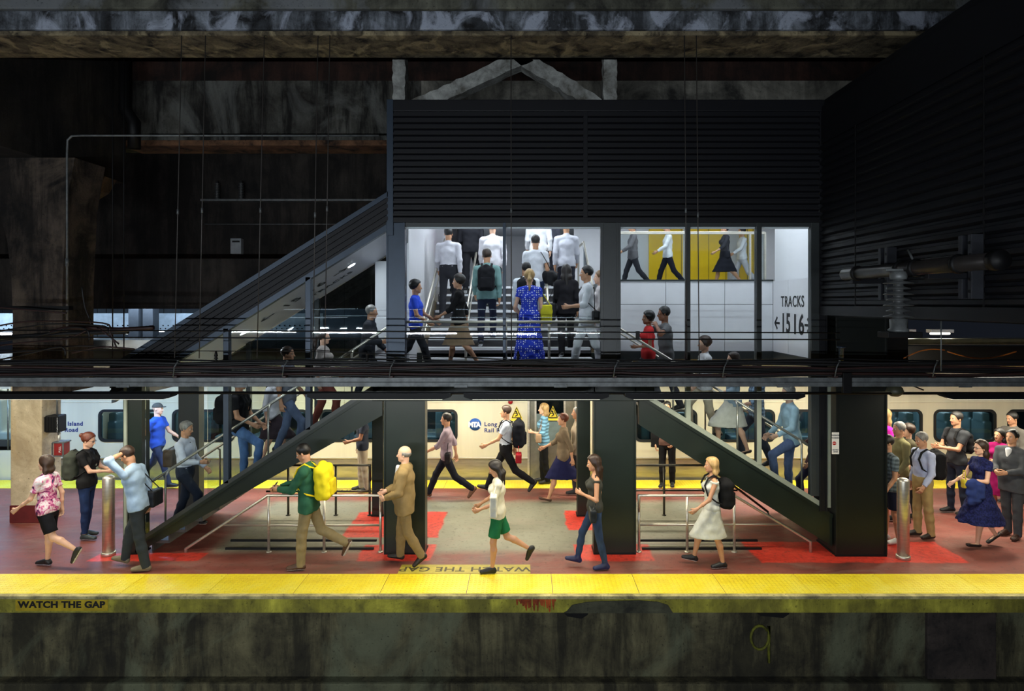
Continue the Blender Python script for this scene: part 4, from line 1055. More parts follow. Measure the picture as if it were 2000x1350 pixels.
# ------------------------------------------------------------------ right side wall toward the camera
t = empty('side_cladding', (0, 0, 0), label='black ribbed side wall running toward the viewer on the right', cat='cladding')
XW = 4.52
slats(MB(), 2.5, D0 - .06, 3.82, 6.3, XW + .04, .118, .05, 'y').build('ribbed_panel', M_clad, t)
MB().box(XW + .01, XW + .3, 2.5, D0 - .06, 6.3, 6.86).build('flat_band', M_clad, t)
MB().box(XW - .02, XW + .14, 2.5, D0 - .06, 3.68, 3.82, .004).build('bottom_trim', M_clad, t)
MB().box(XW + .06, 8.5, 2.5, D0 + .1, 6.86, 6.98, .01).build('roof_edge', M_clad, t)
MB().box(XW + .12, 8.5, 2.5, D0 + .1, 3.66, 3.74).build('underside', M_blk, t)
for y in (6.3, 8.75): MB().box(XW - .017, XW + .0, y - .004, y + .004, 3.82, 6.3).build('joint_line', M_blk, t)

# ------------------------------------------------------------------ big concrete overhead
t = empty('concrete_beam', (0, 0, 0), label='huge stained concrete beam across the top of the view', cat='beam')
mb = MB(); mb.box(-13, 12, 9.16, 9.24, 7.78, 8.05, .02); mb.box(-13, 12, 9.22, 10.0, 7.76, 8.6)
mb.build('front_face', M_beam, t)
MB().box(-13, 12, 9.12, 9.3, 8.06, 9.2, .02).build('upper_face', concrete('beam_upper', (96, 96, 84), (44, 44, 40), .4, 1.5, .6, (120, 124, 128), .8), t)
MB().box(-8.9, 12, 9.17, 10.02, 7.70, 7.77, .02).build('underside', M_beamu, t)
t = empty('concrete_girder', (0, 0, 0), label='dark rust stained concrete girder in the upper left behind the wires', cat='beam')
MB().box(-13, X0 - .1, 13.67, 14.4, 7.25, 8.62).build('web', M_gird, t)
MB().box(-13, 8, 13.72, 14.4, 8.6, 9.8).build('rusty_top', M_rust, t)
MB().box(-8.6, X0 - .1, 13.6, 14.36, 7.22, 7.34, .02).build('bottom_flange', concrete('flange_rust', (104, 74, 52), (30, 20, 15), 0, 2.4, .8), t)
MB().box(X0 - .1, 12, 13.67, 14.4, 7.0, 8.62).build('right_web', concrete('pale_web', (136, 134, 124), (52, 52, 50), .4, .8, .5), t)
struct('wall_rear', MB().box(-16, X0 - .05, 15.8, 16, 4.7, 9.8).box(X0 - .05, 12, 15.8, 16, 7.0, 9.8), M_dark, 'black rear wall of the dark hall')
struct('ceiling_2', MB().box(-16, 14, 8.6, 28, 10.0, 10.2), M_dark, 'dark vault over the tracks')
# pale fireproofed bracing
t = empty('bracing', (0, 0, 0), label='pale plastered A shaped bracing above the ribbed box', cat='bracing')
YBZ = 11.5
def brace(p, q, w, nm):
    mb = MB(); P_, Q_ = Vector((PX(p[0], YBZ), PZ(p[1], YBZ))), Vector((PX(q[0], YBZ), PZ(q[1], YBZ))); u = (Q_ - P_).normalized(); v = Vector((-u.y, u.x)); n = 22; L_ = (Q_ - P_).length; rnd = random.Random(int(p[0]))
    L1 = [P_ + u * L_ * i / n + v * (w + rnd.uniform(-.018, .018)) for i in range(n + 1)]; L2 = [P_ + u * L_ * i / n - v * (w + rnd.uniform(-.018, .018)) for i in range(n + 1)]
    mb.prism([(a.x, a.y) for a in L1 + L2[::-1]], YBZ, YBZ + .3); return mb.build(nm, M_plaster, t)
brace((779, 60), (779, 262), .115, 'post'); brace((1192, 60), (1192, 262), .115, 'post')
brace((1035, 105), (760, 232), .13, 'diagonal'); brace((1010, 105), (1205, 228), .13, 'diagonal'); 
# left concrete column (dark above, cream painted below)
CX0, CX1 = -9.05, -8.50
t = empty('concrete_column', (0, 0, 0), label='massive column at the left, cream with a maroon foot below and sooty above', cat='column')
MB().box(CX0, CX1, 11.25, 11.72, .30, 2.9, .015).build('cream_shaft', concrete('cream_paint', (196, 180, 148), (160, 142, 112), 0, 1.2, .15, (176, 150, 104), .5), t)
MB().box(CX0 - .012, CX1 + .012, 11.24, 11.73, 0, .31, .01).build('maroon_foot', pm('maroon_paint', (104, 34, 34), .5, var=.15), t)
mb = MB(); y0, y1 = 11.1, 11.9
def fl(px, py): return (PX(px, y0), PZ(py, y0))
mb.prism([fl(24, 768), fl(122, 768), fl(122, 560), fl(126, 480), fl(130, 400), fl(146, 308), fl(-60, 308), fl(-70, 380), fl(0, 420), fl(14, 470), fl(22, 540), fl(25, 620)], y0, y1)
mb.build('sooty_shaft', concrete('sooty_column', (76, 66, 58), (24, 20, 18), .8, 1.6, .9, (96, 84, 72), 1.1), t)
mb = MB(); mb.prism([(10.05, 6.4), (13.55, 6.4), (13.55, 9.95), (10.05, 9.95)], -9.3, -8.46, 'x'); tag(mb.build('cross_girder', M_dark), 'dark concrete girder receding over the left column', 'beam')
mb = MB(); yh = 12.2; mb.prism([(PX(120, yh), PZ(318, yh)), (PX(205, yh), PZ(345, yh)), (PX(190, yh), PZ(372, yh)), (PX(168, yh), PZ(385, yh)), (PX(150, yh), PZ(420, yh)), (PX(138, yh), PZ(450, yh)), (PX(126, yh), PZ(330, yh))], yh, yh + .35); tag(mb.build('bracket_haunch', concrete('haunch', (84, 66, 48), (30, 22, 16), .4, 2, .8)), 'rusty curved concrete bracket right of the sooty column', 'bracket')
# ------------------------------------------------------------------ train
YT = 14.10
def steel_body(name, c):
    m, nt, b = newmat(name); n = noise(nt, (1.4, 1, .12), 1.0, 5, .6, .5)
    nt.links.new(ramp(nt, n, [(.3, tuple(x * .8 for x in lin(c))), (.6, lin(c))]), b.inputs['Base Color']); b.inputs['Metallic'].default_value = .2; b.inputs['Roughness'].default_value = .3
    return m
M_car = steel_body('satin_car_steel', (226, 220, 196)); M_carlow = pm('fluted_steel', (186, 180, 158), .25, .7, var=.12, s=2, sc=(1, 1, 10))
M_seat = pm('teal_seat', (78, 100, 106), .45, var=.08); M_seatw = pm('pale_seat', (205, 214, 205), .5, var=.05)
M_wing = glassmat('train_glass', (.62, .72, .74), 1.4); M_rub = pm('window_rubber', (26, 30, 32), .45)
def rrect(x0, x1, z0, z1, r, n=6):
    P = []
    for cx, cz, a0 in ((x1 - r, z1 - r, 0), (x0 + r, z1 - r, 90), (x0 + r, z0 + r, 180), (x1 - r, z0 + r, 270)):
        for i in range(n + 1): a = R(a0 + 90 * i / n); P.append((cx + r * math.cos(a), cz + r * math.sin(a)))
    return P
def holed(mb, cell, hole, r, y):
    x0, x1, z0, z1 = cell; H_ = rrect(*hole, r); cx, cz = (hole[0] + hole[1]) / 2, (hole[2] + hole[3]) / 2; n = 6
    O = []
    corners = [(x1, z1), (x0, z1), (x0, z0), (x1, z0)]
    for q in range(4):
        c = corners[q]; hx0, hx1, hz0, hz1 = hole
        for i in range(n + 1):
            p = H_[q * (n + 1) + i]
            if i == n // 2: O.append(c)
            elif (q in (0, 2)) == (i < n // 2): O.append((c[0], p[1]))
            else: O.append((p[0], c[1]))
    A = [mb.bm.verts.new((p[0], y, p[1])) for p in H_]; B = [mb.bm.verts.new((p[0], y, p[1])) for p in O]; C = [mb.bm.verts.new((p[0], y + .06, p[1])) for p in H_]
    N_ = len(A); fs = []
    for i in range(N_):
        j = (i + 1) % N_
        fs.append(mb.bm.faces.new((A[i], A[j], B[j], B[i]))); fs.append(mb.bm.faces.new((A[j], A[i], C[i], C[j])))
    bmesh.ops.recalc_face_normals(mb.bm, faces=fs)
def ring(x0, x1, z0, z1, r, w, y0, y1):
    mb = MB(); a = rrect(x0, x1, z0, z1, r); b = rrect(x0 + w, x1 - w, z0 + w, z1 - w, r - w * .8)
    V = [[mb.bm.verts.new((p[0], y, p[1])) for p in P] for P, y in ((a, y0), (b, y0), (b, y1), (a, y1))]
    n = len(a)
    for k in range(4):
        for i in range(n): j = (i + 1) % n; mb.bm.faces.new((V[k][i], V[k][j], V[(k + 1) % 4][j], V[(k + 1) % 4][i]))
    bmesh.ops.recalc_face_normals(mb.bm, faces=list(mb.bm.faces)); return mb
car = empty('train_car', (0, 0, 0), label='silver commuter rail car standing along the far platform edge', cat='train')
ZW0, ZW1 = .82, 1.52
wins = [(px, px + 121) for px in (193, 337, 481, 625, 769)] + [(px, px + 121) for px in (1180, 1248 + 70, 1392 + 64, 1536 + 72, 1680, 1824, 1968, 2112)]
wins = [w for w in wins if w[0] not in (1180,)]
wins = [(193, 314), (337, 458), (481, 602), (625, 746), (769, 893), (1240, 1361), (1392, 1513), (1536, 1657), (1680, 1801), (1824, 1945), (1968, 2089), (2112, 2233)]
mb = MB(); xl, xr = -10.6, 14.5
edges = []; cells = []
for a, b in wins: xa, xb = PX(a, YT), PX(b, YT); cells.append((xa - .08, xb + .08, xa, xb))
prev = xl
DX0, DX1 = PX(1032, YT), PX(1148, YT)
for c0, c1, xa, xb in cells:
    if prev < DX0 < c0: mb.box(prev, DX0, YT, YT + .06, ZW0 - .1, ZW1 + .1); mb.box(DX1, c0, YT, YT + .06, ZW0 - .1, ZW1 + .1)
    elif c0 > prev: mb.box(prev, c0, YT, YT + .06, ZW0 - .1, ZW1 + .1)
    holed(mb, (c0, c1, ZW0 - .1, ZW1 + .1), (xa, xb, ZW0, ZW1), .13, YT); prev = c1
mb.box(prev, xr, YT, YT + .06, ZW0 - .1, ZW1 + .1)
for a, b in ((xl, DX0), (DX1, xr)): mb.box(a, b, YT, YT + .06, ZW1 + .1, 2.5); mb.box(a, b, YT, YT + .06, .46, ZW0 - .1); mb.box(a, b, YT - .012, YT + .05, 1.68, 1.70); mb.box(a, b, YT - .01, YT + .05, 1.80, 1.81)
mb.box(DX0, DX1, YT, YT + .06, 2.12, 2.5)
mb.build('side_panel', M_car, car)
MB().box(xl, DX0, YT - .02, YT + .05, .44, .47, .006).box(DX1, xr, YT - .02, YT + .05, .44, .47, .006).build('belt_rail', M_ss, car)
MB().box(xl, DX0, YT + .0, YT + .06, -.9, .44).box(DX1, xr, YT + .0, YT + .06, -.9, .44).build('lower_skirt', M_carlow, car)
MB().prism([(YT, 2.5), (YT + .25, 2.85), (YT + 1, 3.0), (YT + 2.2, 3.0), (YT + 2.9, 2.85), (YT + 3.1, 2.5)], xl, xr, 'x').build('roof', M_carlow, car)
MB().box(xl, xr, YT + .1, YT + 3.0, -.1, .0).build('car_floor', M_blk, car)
MB().box(xl, xr, YT + 3.0, YT + 3.06, -.1, 2.5).build('far_side', pm('car_inner', (34, 42, 44), .6), car)
MB().box(xl - .03, xl, YT, YT + 3.0, -.9, 2.9).build('car_end', M_car, car)
for (a, b) in wins:
    xa, xb = PX(a, YT), PX(b, YT)
    w = ring(xa - .01, xb + .01, ZW0 - .01, ZW1 + .01, .14, .055, YT - .012, YT + .03).build('window_frame', M_rub, car)
    MB().box(xa + .03, xb - .03, YT + .022, YT + .028, ZW0 + .03, ZW1 - .03).build('glass', M_wing, w)
# door with window
d = MB(); 
dw = (PX(1046, YT), PX(1103, YT), .80, 1.98)
holed(d, (DX0 + .04, DX1 - .28, .62, 2.12), dw, .12, YT + .05); d.box(DX0 + .04, DX1 - .28, YT + .05, YT + .1, -.05, .62); d.box(DX1 - .26, DX1, YT + .04, YT + .1, -.05, 2.12)
dd = d.build('door', pm('door_steel', (150, 148, 134), .3, .8, var=.1), car)
ring(dw[0] - .02, dw[1] + .02, dw[2] - .02, dw[3] + .02, .13, .04, YT + .03, YT + .07).build('window_frame', M_ss, dd)
MB().box(dw[0], dw[1], YT + .075, YT + .08, 1.42, dw[3]).build('glass', M_wing, dd); MB().box(dw[0], dw[1], YT + .06, YT + .075, dw[2], 1.42).build('lower_glass', pm('frosted_blue', (120, 136, 138), .35), dd)
for x in (DX0, DX1 - .27): MB().box(x - .02, x + .03, YT - .02, YT + .05, -.05, 2.14, .004).build('door_post', M_ss, car)
MB().box(DX0, DX1, YT - .1, YT + .05, -.06, -.02).build('sill_plate', M_ss, car)
# MTA roundel and wording
M_mta = pm('transit_blue', (28, 84, 166), .4, var=.02); M_navy = pm('navy_lettering', (34, 48, 110), .45, var=.0)
def logo(x, z, parent, words=True):
    L_ = MB(); L_.lathe([(.135, 0), (.135, .006)], c=(x, YT - .008, z), seg=36, axis='y'); g_ = L_.build('roundel', M_mta, parent)
    text('letters', 'MTA', .145, pm('white_paint', (235, 238, 240), .4, var=0), (x - .015, YT - .011, z - .01), (PI / 2, 0, 0), g_, .002, 'CENTER', .92, .92, .010)
    if words:
        text('letters', 'Long Island', .125, M_navy, (x + .20, YT - .004, z - .0), (PI / 2, 0, 0), g_, .002, 'LEFT', 1.05, 1.12, .003)
        text('letters', 'Rail Road', .125, M_navy, (x + .20, YT - .004, z - .135), (PI / 2, 0, 0), g_, .002, 'LEFT', 1.05, 1.12, .003)
logo(PX(928, YT), PZ(829, YT), car); logo(PX(83, YT) + .02, PZ(828, YT), car)
# yellow warning triangles
def tri(x, z, y, parent):
    s_ = .125; mb = MB(); mb.prism([(x - s_, z - s_), (x + s_, z - s_), (x, z + s_ * 1.15)], y - .004, y); o = mb.build('warning_sign', pm('sign_yellow', (240, 214, 60), .45, var=0), parent)
    mb = MB()
    P = [Vector((x - s_ * .8, z - s_ * .88)), Vector((x + s_ * .8, z - s_ * .88)), Vector((x, z + s_ * .9))]
    for i in range(3): mb.tube([(P[i].x, y - .006, P[i].y), (P[(i + 1) % 3].x, y - .006, P[(i + 1) % 3].y)], .009, 5)
    mb.lathe([(.022, 0), (.022, .004)], c=(x - .01, y - .008, z + .02), seg=10, axis='y'); mb.tube([(x - .01, y - .006, z), (x + .02, y - .006, z - .05), (x - .03, y - .006, z - .08)], .012, 5); mb.tube([(x - .05, y - .006, z - .02), (x + .04, y - .006, z - .01)], .009, 5)
    mb.build('pictogram', M_text, o); MB().box(x - s_, x + s_, y - .004, y, z - s_ * 1.42, z - s_ * 1.08).build('caption_strip', pm('sign_yellow', (240, 214, 60), .45, var=0), o)
tri(PX(1009, YT), PZ(806, YT), YT - .002, car); tri(PX(1080, YT), PZ(806, YT), YT + .02, car)
lb = MB(); lb.lathe([(.055, 0), (.05, -.03), (.03, -.045)], c=(PX(997, YT), YT, PZ(785, YT)), seg=16, axis='y'); lb.build('door_light', pm('red_lens', (150, 20, 30), .2), car)
# seats
def seat_mesh():
    S = SDF(); S.group(); S.rbox((0, 0, .78), np.eye(3), [.05, .19, .33], .04); S.rbox((-.01, 0, 1.22), np.eye(3), [.045, .13, .07], .045); S.rbox((.22, 0, .42), np.eye(3), [.2, .19, .05], .03); return S
s0 = sobj('seat', seat_mesh(), .02, M_seat, car); s0.rotation_euler = (0, 0, 0); s0.location = (-10, YT + .55, .05)
k = 0
for row, (yy, rr) in enumerate(((YT + .55, 0), (YT + 1.02, 0), (YT + 2.1, PI), (YT + 2.6, PI))):
    for i in range(25):
        x = -10.2 + i * .86 + (.3 if row > 1 else 0)
        if DX0 - .6 < x < DX1 + .4: continue
        c = s0.copy(); COL.objects.link(c); c.location = (x, yy, .05); c.rotation_euler = (0, 0, rr)
bpy.data.objects.remove(s0)
tr = empty('car_lamp', (0, YT + 1.5, 2.4)); tr.parent = car
for x in (-7.5, -3, 5.0, 9.0): arealight('lamp', (x, 0, 0), 3.5, .3, W_TRAIN, PALE, tr)
# the next car, seen left of the cream column
car2 = empty('train_car', (0, 0, 0), label='second rail car with pale seats showing left of the cream column', cat='train')
mb = MB(); cx = (-13.6, -10.75)
mb.box(cx[0], cx[1], YT, YT + .06, -.9, .62).box(cx[0], cx[1], YT, YT + .06, 1.98, 2.5).box(cx[0], -13.2, YT, YT + .06, .6, 2.0).box(-10.95, cx[1], YT, YT + .06, .6, 2.0); mb.build('side_panel', M_car, car2)
MB().box(-13.2, -10.95, YT + .02, YT + .03, .62, 1.98).build('glass', M_glassb, car2); MB().box(cx[0], cx[1], YT + 2.9, YT + 2.96, -.1, 2.5).build('far_side', pm('car_inner', (34, 42, 44), .6), car2)
MB().box(cx[0], cx[1], YT, YT + 3, 2.5, 2.56).build('roof', M_carlow, car2)
MB().tube([(PX(9, YT + .2), YT + .3, 0), (PX(9, YT + .2), YT + .3, 2.4)], .02, 8).build('grab_pole', M_ss, car2)
for i in range(3):
    c = sobj('seat', seat_mesh(), .02, M_seatw, car2); c.location = (-11.35 - i * .75, YT + .75, .35); c.scale = (1.5, 1.2, 1.15)
arealight('lamp', (-11.8, YT + 1.4, 2.4), 1.8, .5, 30, (1, 1, .95), car2)

# ------------------------------------------------------------------ rails on the platform
def railing(label, pts, posts, mid, y, r=.021, m=None):
    m = m or M_ss
    t = empty('railing', (0, 0, 0), label=label, cat='railing')
    MB().tube([(x, y, z) for x, z in pts], r, 12).build('top_rail', m, t); MB().tube([(x, y, z) for x, z in mid], r * .85, 10).build('mid_rail', m, t)
    for x, z in posts:
        p = MB().tube([(x, y, 0), (x, y, z)], r, 12).build('post', m, t); MB().lathe([(r * 2, 0), (r * 2, .012), (r * 1.1, .016)], c=(x, y, 0), seg=14).build('flange', m, p)
YR = 9.93
q = lambda px, py: (PX(px, YR), PZ(py, YR))
railing('front steel railing with a sloping end under the left stair', [q(363, 1082), q(363, 1072), q(523, 968), q(744, 968), q(744, 1000)], [(q(525, 0)[0], q(0, 970)[1]), (q(633, 0)[0], q(0, 970)[1]), (q(743, 0)[0], q(0, 970)[1])], [q(436, 1026), q(744, 1026)], YR)
railing('front steel railing with a sloping end under the right stair', [q(1583, 1082), q(1583, 1058), q(1434, 968), q(1248, 968), q(1248, 1000)], [(q(1248, 0)[0], q(0, 970)[1]), (q(1342, 0)[0], q(0, 970)[1]), (q(1434, 0)[0], q(0, 970)[1])], [q(1530, 1025), q(1248, 1025)], YR)
YR = 11.66; M_rr = pm('dull_steel', (92, 88, 78), .35, .8, var=.1)
railing('rear dark steel railing left of the slim column', [q(520, 909), q(723, 909), q(723, 940)], [(q(563, 0)[0], q(0, 910)[1]), (q(656, 0)[0], q(0, 910)[1]), (q(722, 0)[0], q(0, 910)[1])], [q(520, 960), q(722, 960)], YR, m=M_rr)
railing('rear dark steel railing under the right stair', [q(1170, 909), q(1380, 909), q(1500, 1000)], [(q(1172, 0)[0], q(0, 910)[1]), (q(1297, 0)[0], q(0, 910)[1]), (q(1500, 0)[0], q(0, 1001)[1])], [q(1172, 958), q(1440, 958)], YR, m=M_rr)
# low curb lines under the railings
tag(MB().box(PX(450, 10.2), PX(735, 10.2), 10.2, 10.24, .06, .09).box(PX(450, 10.2), PX(735, 10.2), 10.02, 10.05, .0, .03).build('toe_rail', M_blk), 'black low toe rails behind the left front railing', 'toe rail')
tag(MB().box(PX(1250, 10.2), PX(1480, 10.2), 10.2, 10.24, .06, .09).box(PX(1250, 10.2), PX(1480, 10.2), 10.02, 10.05, .0, .03).build('toe_rail', M_blk), 'black low toe rails behind the right front railing', 'toe rail')
def bollard(px, py, h, label):
    D = FD(py); t = empty('bollard', (PX(px, D), D, 0), label=label, cat='bollard')
    MB().lathe([(.085, 0), (.085, h - .05), (.080, h - .025), (.05, h - .004), (.0, h)], seg=28).build('tube', M_ss, t); MB().lathe([(.1, 0), (.1, .05), (.088, .055)], seg=28).build('base_ring', M_ss, t)
bollard(212, 1084, 1.22, 'stainless steel bollard left of the stair entrance'); bollard(1764, 1091, 1.22, 'stainless steel bollard right of the thick black column')
# small white notice on the thick column
D = 9.72; t = empty('notice', (PX(1632, D), D, PZ(866, D)), label='small white notice with a red stop disc on the thick black column', cat='sign')
MB().box(-.055, .055, 0, .008, -.165, .165, .002).build('notice_plate', pm('notice_white', (232, 228, 222), .5, var=0), t)
MB().lathe([(.028, 0), (.028, .003)], c=(-.02, -.003, .0), seg=20, axis='y').build('red_disc', pm('notice_red', (190, 24, 30), .4, var=0), t)
for z, s_, w in ((.12, .03, 'PASSENGER'), (.08, .03, 'MOVEMENT'), (-.1, .028, 'DO NOT'), (-.13, .028, 'ENTER')): text('wording', w, s_, M_text, (0, -.002, z), (PI / 2, 0, 0), t, .001, 'CENTER', .8)
text('wording', 'STOP', .02, pm('white_paint', (235, 238, 240), .4, var=0), (-.02, -.004, 0), (PI / 2, 0, 0), t, .001, 'CENTER')
# speaker-like black box and red box on the cream column
t = empty('wall_box', (PX(110, 11.4), 11.42, PZ(828, 11.4)), label='black ribbed box strapped to the cream column', cat='box')
mb = MB(); mb.box(-.13, .10, -.12, .10, -.14, .16, .02); mb.build('housing', M_blk, t)
for i in range(5): MB().box(-.135 + i * .05, -.115 + i * .05, -.13, -.118, -.12, .14, .003).build('rib', M_blk, t)
MB().tube([(.0, -.0, .16), (.0, 0, .8)], .016, 8).build('conduit', M_galv, t); MB().tube([(.03, 0, -.14), (.03, 0, -.4)], .02, 8).build('lower_conduit', M_ss, t)
text('lettering', 'PLATFORM', .05, pm('white_paint', (235, 238, 240), .4, var=0), (.085, -.124, 0), (PI / 2, -PI / 2, 0), t, .001, 'CENTER')
t = empty('alarm_box', (PX(118, 11.4), 11.42, PZ(876, 11.4)), label='small red box in a steel cage below the black box on the cream column', cat='box')
MB().box(-.06, .10, -.1, .08, -.11, .11, .01).build('red_case', pm('box_red', (140, 34, 34), .5, var=.1), t)
for z in (-.12, .12): MB().box(-.085, .12, -.11, .09, z - .012, z + .012, .004).build('cage_bar', M_galv, t)
for x in (-.08, .11): MB().box(x - .01, x + .01, -.12, -.1, -.12, .12).build('cage_upright', M_galv, t)
text('lettering', 'PULL', .05, pm('white_paint', (235, 238, 240), .4, var=0), (.05, -.104, 0), (PI / 2, -PI / 2, 0), t, .001, 'CENTER')

# ------------------------------------------------------------------ overhead gantry above the platform edge
YG = 8.75
t = empty('steel_channel', (0, 0, 0), label='grey galvanised channel running across the whole view above the platform', cat='beam')
MB().box(-9.5, 9, YG, YG + .03, PZ(755.5, YG), PZ(747, YG), .003).build('lower_flange', M_galv, t); MB().box(-9.5, 9, YG + .006, YG + .036, PZ(746.5, YG), PZ(738, YG), .003).build('upper_flange', M_galv, t)
MB().box(-9.5, 9, YG + .036, YG + .05, PZ(755, YG), PZ(738.5, YG)).box(-9.5, 9, YG + .05, YG + .12, PZ(755, YG), PZ(752, YG)).build('web', M_galv, t)
for px in (240, 470, 900, 1095, 1530, 1885): x = PX(px, YG); MB().box(x - .09, x + .09, YG - .012, YG, PZ(757, YG), PZ(751, YG), .002).build('splice_plate', M_galv, t)
MB().box(PX(1645, YG), PX(1662, YG), YG - .03, YG + .03, PZ(768, YG), PZ(728, YG), .004).build('clamp_block', M_blk, t)
# cables: one thing each
CB = [(704, .012, 'galv'), (709, .022, 'b'), (714, .02, 'b'), (718.5, .016, 'm'), (722, .022, 'b'), (727, .026, 'b'), (731, .018, 'm'), (735.5, .02, 'b')]
for i, (py, r, k) in enumerate(CB):
    rnd = random.Random(i); pts = []
    for j in range(37):
        x = -9.2 + j * .5; pts.append((x, YG + .02 + rnd.uniform(-.01, .01) + (i % 3) * .04, PZ(py, YG) + rnd.uniform(-.008, .008) + .012 * math.sin(x * 1.9 + i)))
    tag(MB().tube(pts, r, 8).build('cable', {'b': M_cab, 'm': M_cabb, 'galv': M_blk}[k]), {'b': 'black', 'm': 'maroon', 'galv': 'thin black topmost'}[k] + ' cable in the bundle lying on the galvanised channel', 'cable', 'cables bundled above the galvanised channel')
for px in (345, 557, 765, 1200, 1412, 1630, 1820):
    x = PX(px, YG); t = empty('cable_bracket', (x, YG, PZ(738, YG)), label='small rusty bracket clamping the cable bundle to the channel', cat='bracket', group='cable brackets')
    MB().box(-.025, .025, -.05, .12, 0, .03, .004).build('foot', M_cabb, t); MB().tube([(-.02, -.05, .02), (.0, -.06, .15), (.04, -.05, .22)], .009, 6).build('hook', M_galv, t)
    MB().lathe([(.016, 0), (.014, .012)], c=(.045, -.05, .23), seg=10).build('bolt', M_galv, t)
# luminaires: black housings with tubes underneath (they light the platform)
def luminaire(px0, px1, label, w, y=YG + .12, zt=2.62, zb=2.54):
    x0, x1 = PX(px0, YG), PX(px1, YG); cx = (x0 + x1) / 2; hw = (x1 - x0) / 2
    t = empty('luminaire', (cx, y, zb), label=label, cat='light')
    MB().prism([(-hw, .035), (-hw + .1, 0), (hw - .1, 0), (hw, .035), (hw, .08), (-hw, .08)], -.09, .09).build('housing', M_blk, t)
    MB().box(-hw + .12, hw - .12, -.06, .06, -.006, .0).build('diffuser', emit('fixture_diffuser', (1, .95, .8), 3), t)
    arealight('lamp', (0, 0, -.02), (hw - .12) * 2, .12, w * (hw * 2) / 2.3, WARM, t)
luminaire(-60, 330, 'long black luminaire above the left platform end', W_EDGE); luminaire(598, 880, 'black luminaire above the yellow backpack man', W_EDGE)
luminaire(905, 1190, 'black luminaire above the middle walkers', W_EDGE); luminaire(1222, 1575, 'black luminaire above the blonde walker', W_EDGE); luminaire(1850, 2160, 'black luminaire above the waiting crowd', W_EDGE)
tag(MB().tube([(PX(-40, YG), YG + .1, 2.625), (PX(2040, YG), YG + .1, 2.615)], .02, 8).build('conduit', M_blk), 'thin black conduit running along the luminaires', 'conduit')
# lamp bell at the right
t = empty('loudspeaker', (PX(1760, YG), YG + .15, PZ(765, YG)), label='dark horn loudspeaker hanging above the queue', cat='loudspeaker')
MB().lathe([(.02, .10), (.05, .08), (.10, .03), (.115, -.02), (.10, -.05), (.05, -.085), (0, -.09)], seg=24).build('bell', pm('olive_metal', (70, 70, 52), .5, var=.2), t); MB().box(-.2, .18, -.02, .02, .10, .13, .004).build('mount', M_blk, t)
MB().tube([(.1, 0, .1), (.25, 0, .06), (.4, 0, .0)], .01, 6).build('lead', M_cab, t)
# under-landing and far edge lights
def plat_lamp(x0, x1, y, z, w, label, m=None, col=WARM):
    t = empty('platform_lamp', ((x0 + x1) / 2, y, z), label=label, cat='light'); hw = (x1 - x0) / 2
    MB().box(-hw, hw, -.08, .08, .02, .08, .006).build('housing', M_white2, t); MB().tube([(-hw + .03, 0, 0), (hw - .03, 0, 0)], .019, 8).build('tube', m or M_tubew, t)
    arealight('lamp', (0, 0, -.03), hw * 2, .1, w, col, t)
plat_lamp(-1.3, .9, 10.9, 2.30, W_UNDER * 1.5, 'tube lamp under the landing above the middle walkers')
plat_lamp(-5.4, -4.0, 12.6, 2.33, W_UNDER, 'tube lamp behind the left stair')
for i, x in enumerate((-12.5, -9.2, -5.9, -2.6, .7, 4.0)): plat_lamp(x, x + 2.6, 12.9, 2.30, W_FAR * (1.15 if i < 2 else 1), 'tube lamp over the far platform edge, bay %s from the left column' % ('one', 'two', 'three', 'four', 'five', 'six')[i], col=BLU2 if i < 2 else WARM)  # two left bays tinted blue to put a blue cast on the train
for i, x in enumerate((6.8, 7.5)): plat_lamp(x, x + .42, 11.9, 3.30, W_FAR * .35, ('bright tube lamp over the queue, nearest the black column', 'bright tube lamp over the queue at the right margin')[i], M_tubew)
plat_lamp(-9.5, -6.8, 9.9, 2.65, W_EDGE, 'tube lamp over the bollard at the left')
for i, x in enumerate((6.6, 9.4)): plat_lamp(x, x + 2.4, 11.2, 2.49, W_FAR, ('added unseen lamp over the queue behind the cable bundle', 'added unseen lamp over the right margin behind the cable bundle')[i])  # added out of view for more light on the queue
tag(MB().box(6.2, 13, 11.55, 11.7, 3.12, 3.22, .008).build('support_beam', pm('olive_beam', (84, 80, 58), .6, var=.2)), 'olive painted beam under the bright tubes at the right', 'beam')
tag(MB().box(5.6, 13, 12.9, 13.2, 2.62, 3.0).build('duct', M_blk), 'black duct behind the tubes over the queue', 'duct')
for i, z in enumerate((2.96, 2.99, 3.02)): tag(MB().tube([(6.6, 9.2 + i * .05, z), (9.8, 9.2 + i * .05, z)], .008, 6).build('conduit', M_ss), 'thin steel conduit catching light above the channel at the right', 'conduit', 'thin steel conduits at the right')
def ocable(px0, px1, lab, y=9.3):
    pts = []; 
    for i in range(13): u = i / 12; pts.append((PX(px0 + (px1 - px0) * u, y), y, PZ(684, y) - .10 * math.sin(PI * u) * (1 if px0 > 1800 else -.6) - (0.02 if px0 > 1800 else .12 * (1 - u))))
    tag(MB().tube(pts, .009, 6).build('cable', pm('orange_cable', (190, 104, 30), .5)), lab, 'cable')
ocable(1765, 1845, 'orange cable rising at the end of the bundle'); ocable(1850, 1985, 'orange cable sagging above the channel at the right')
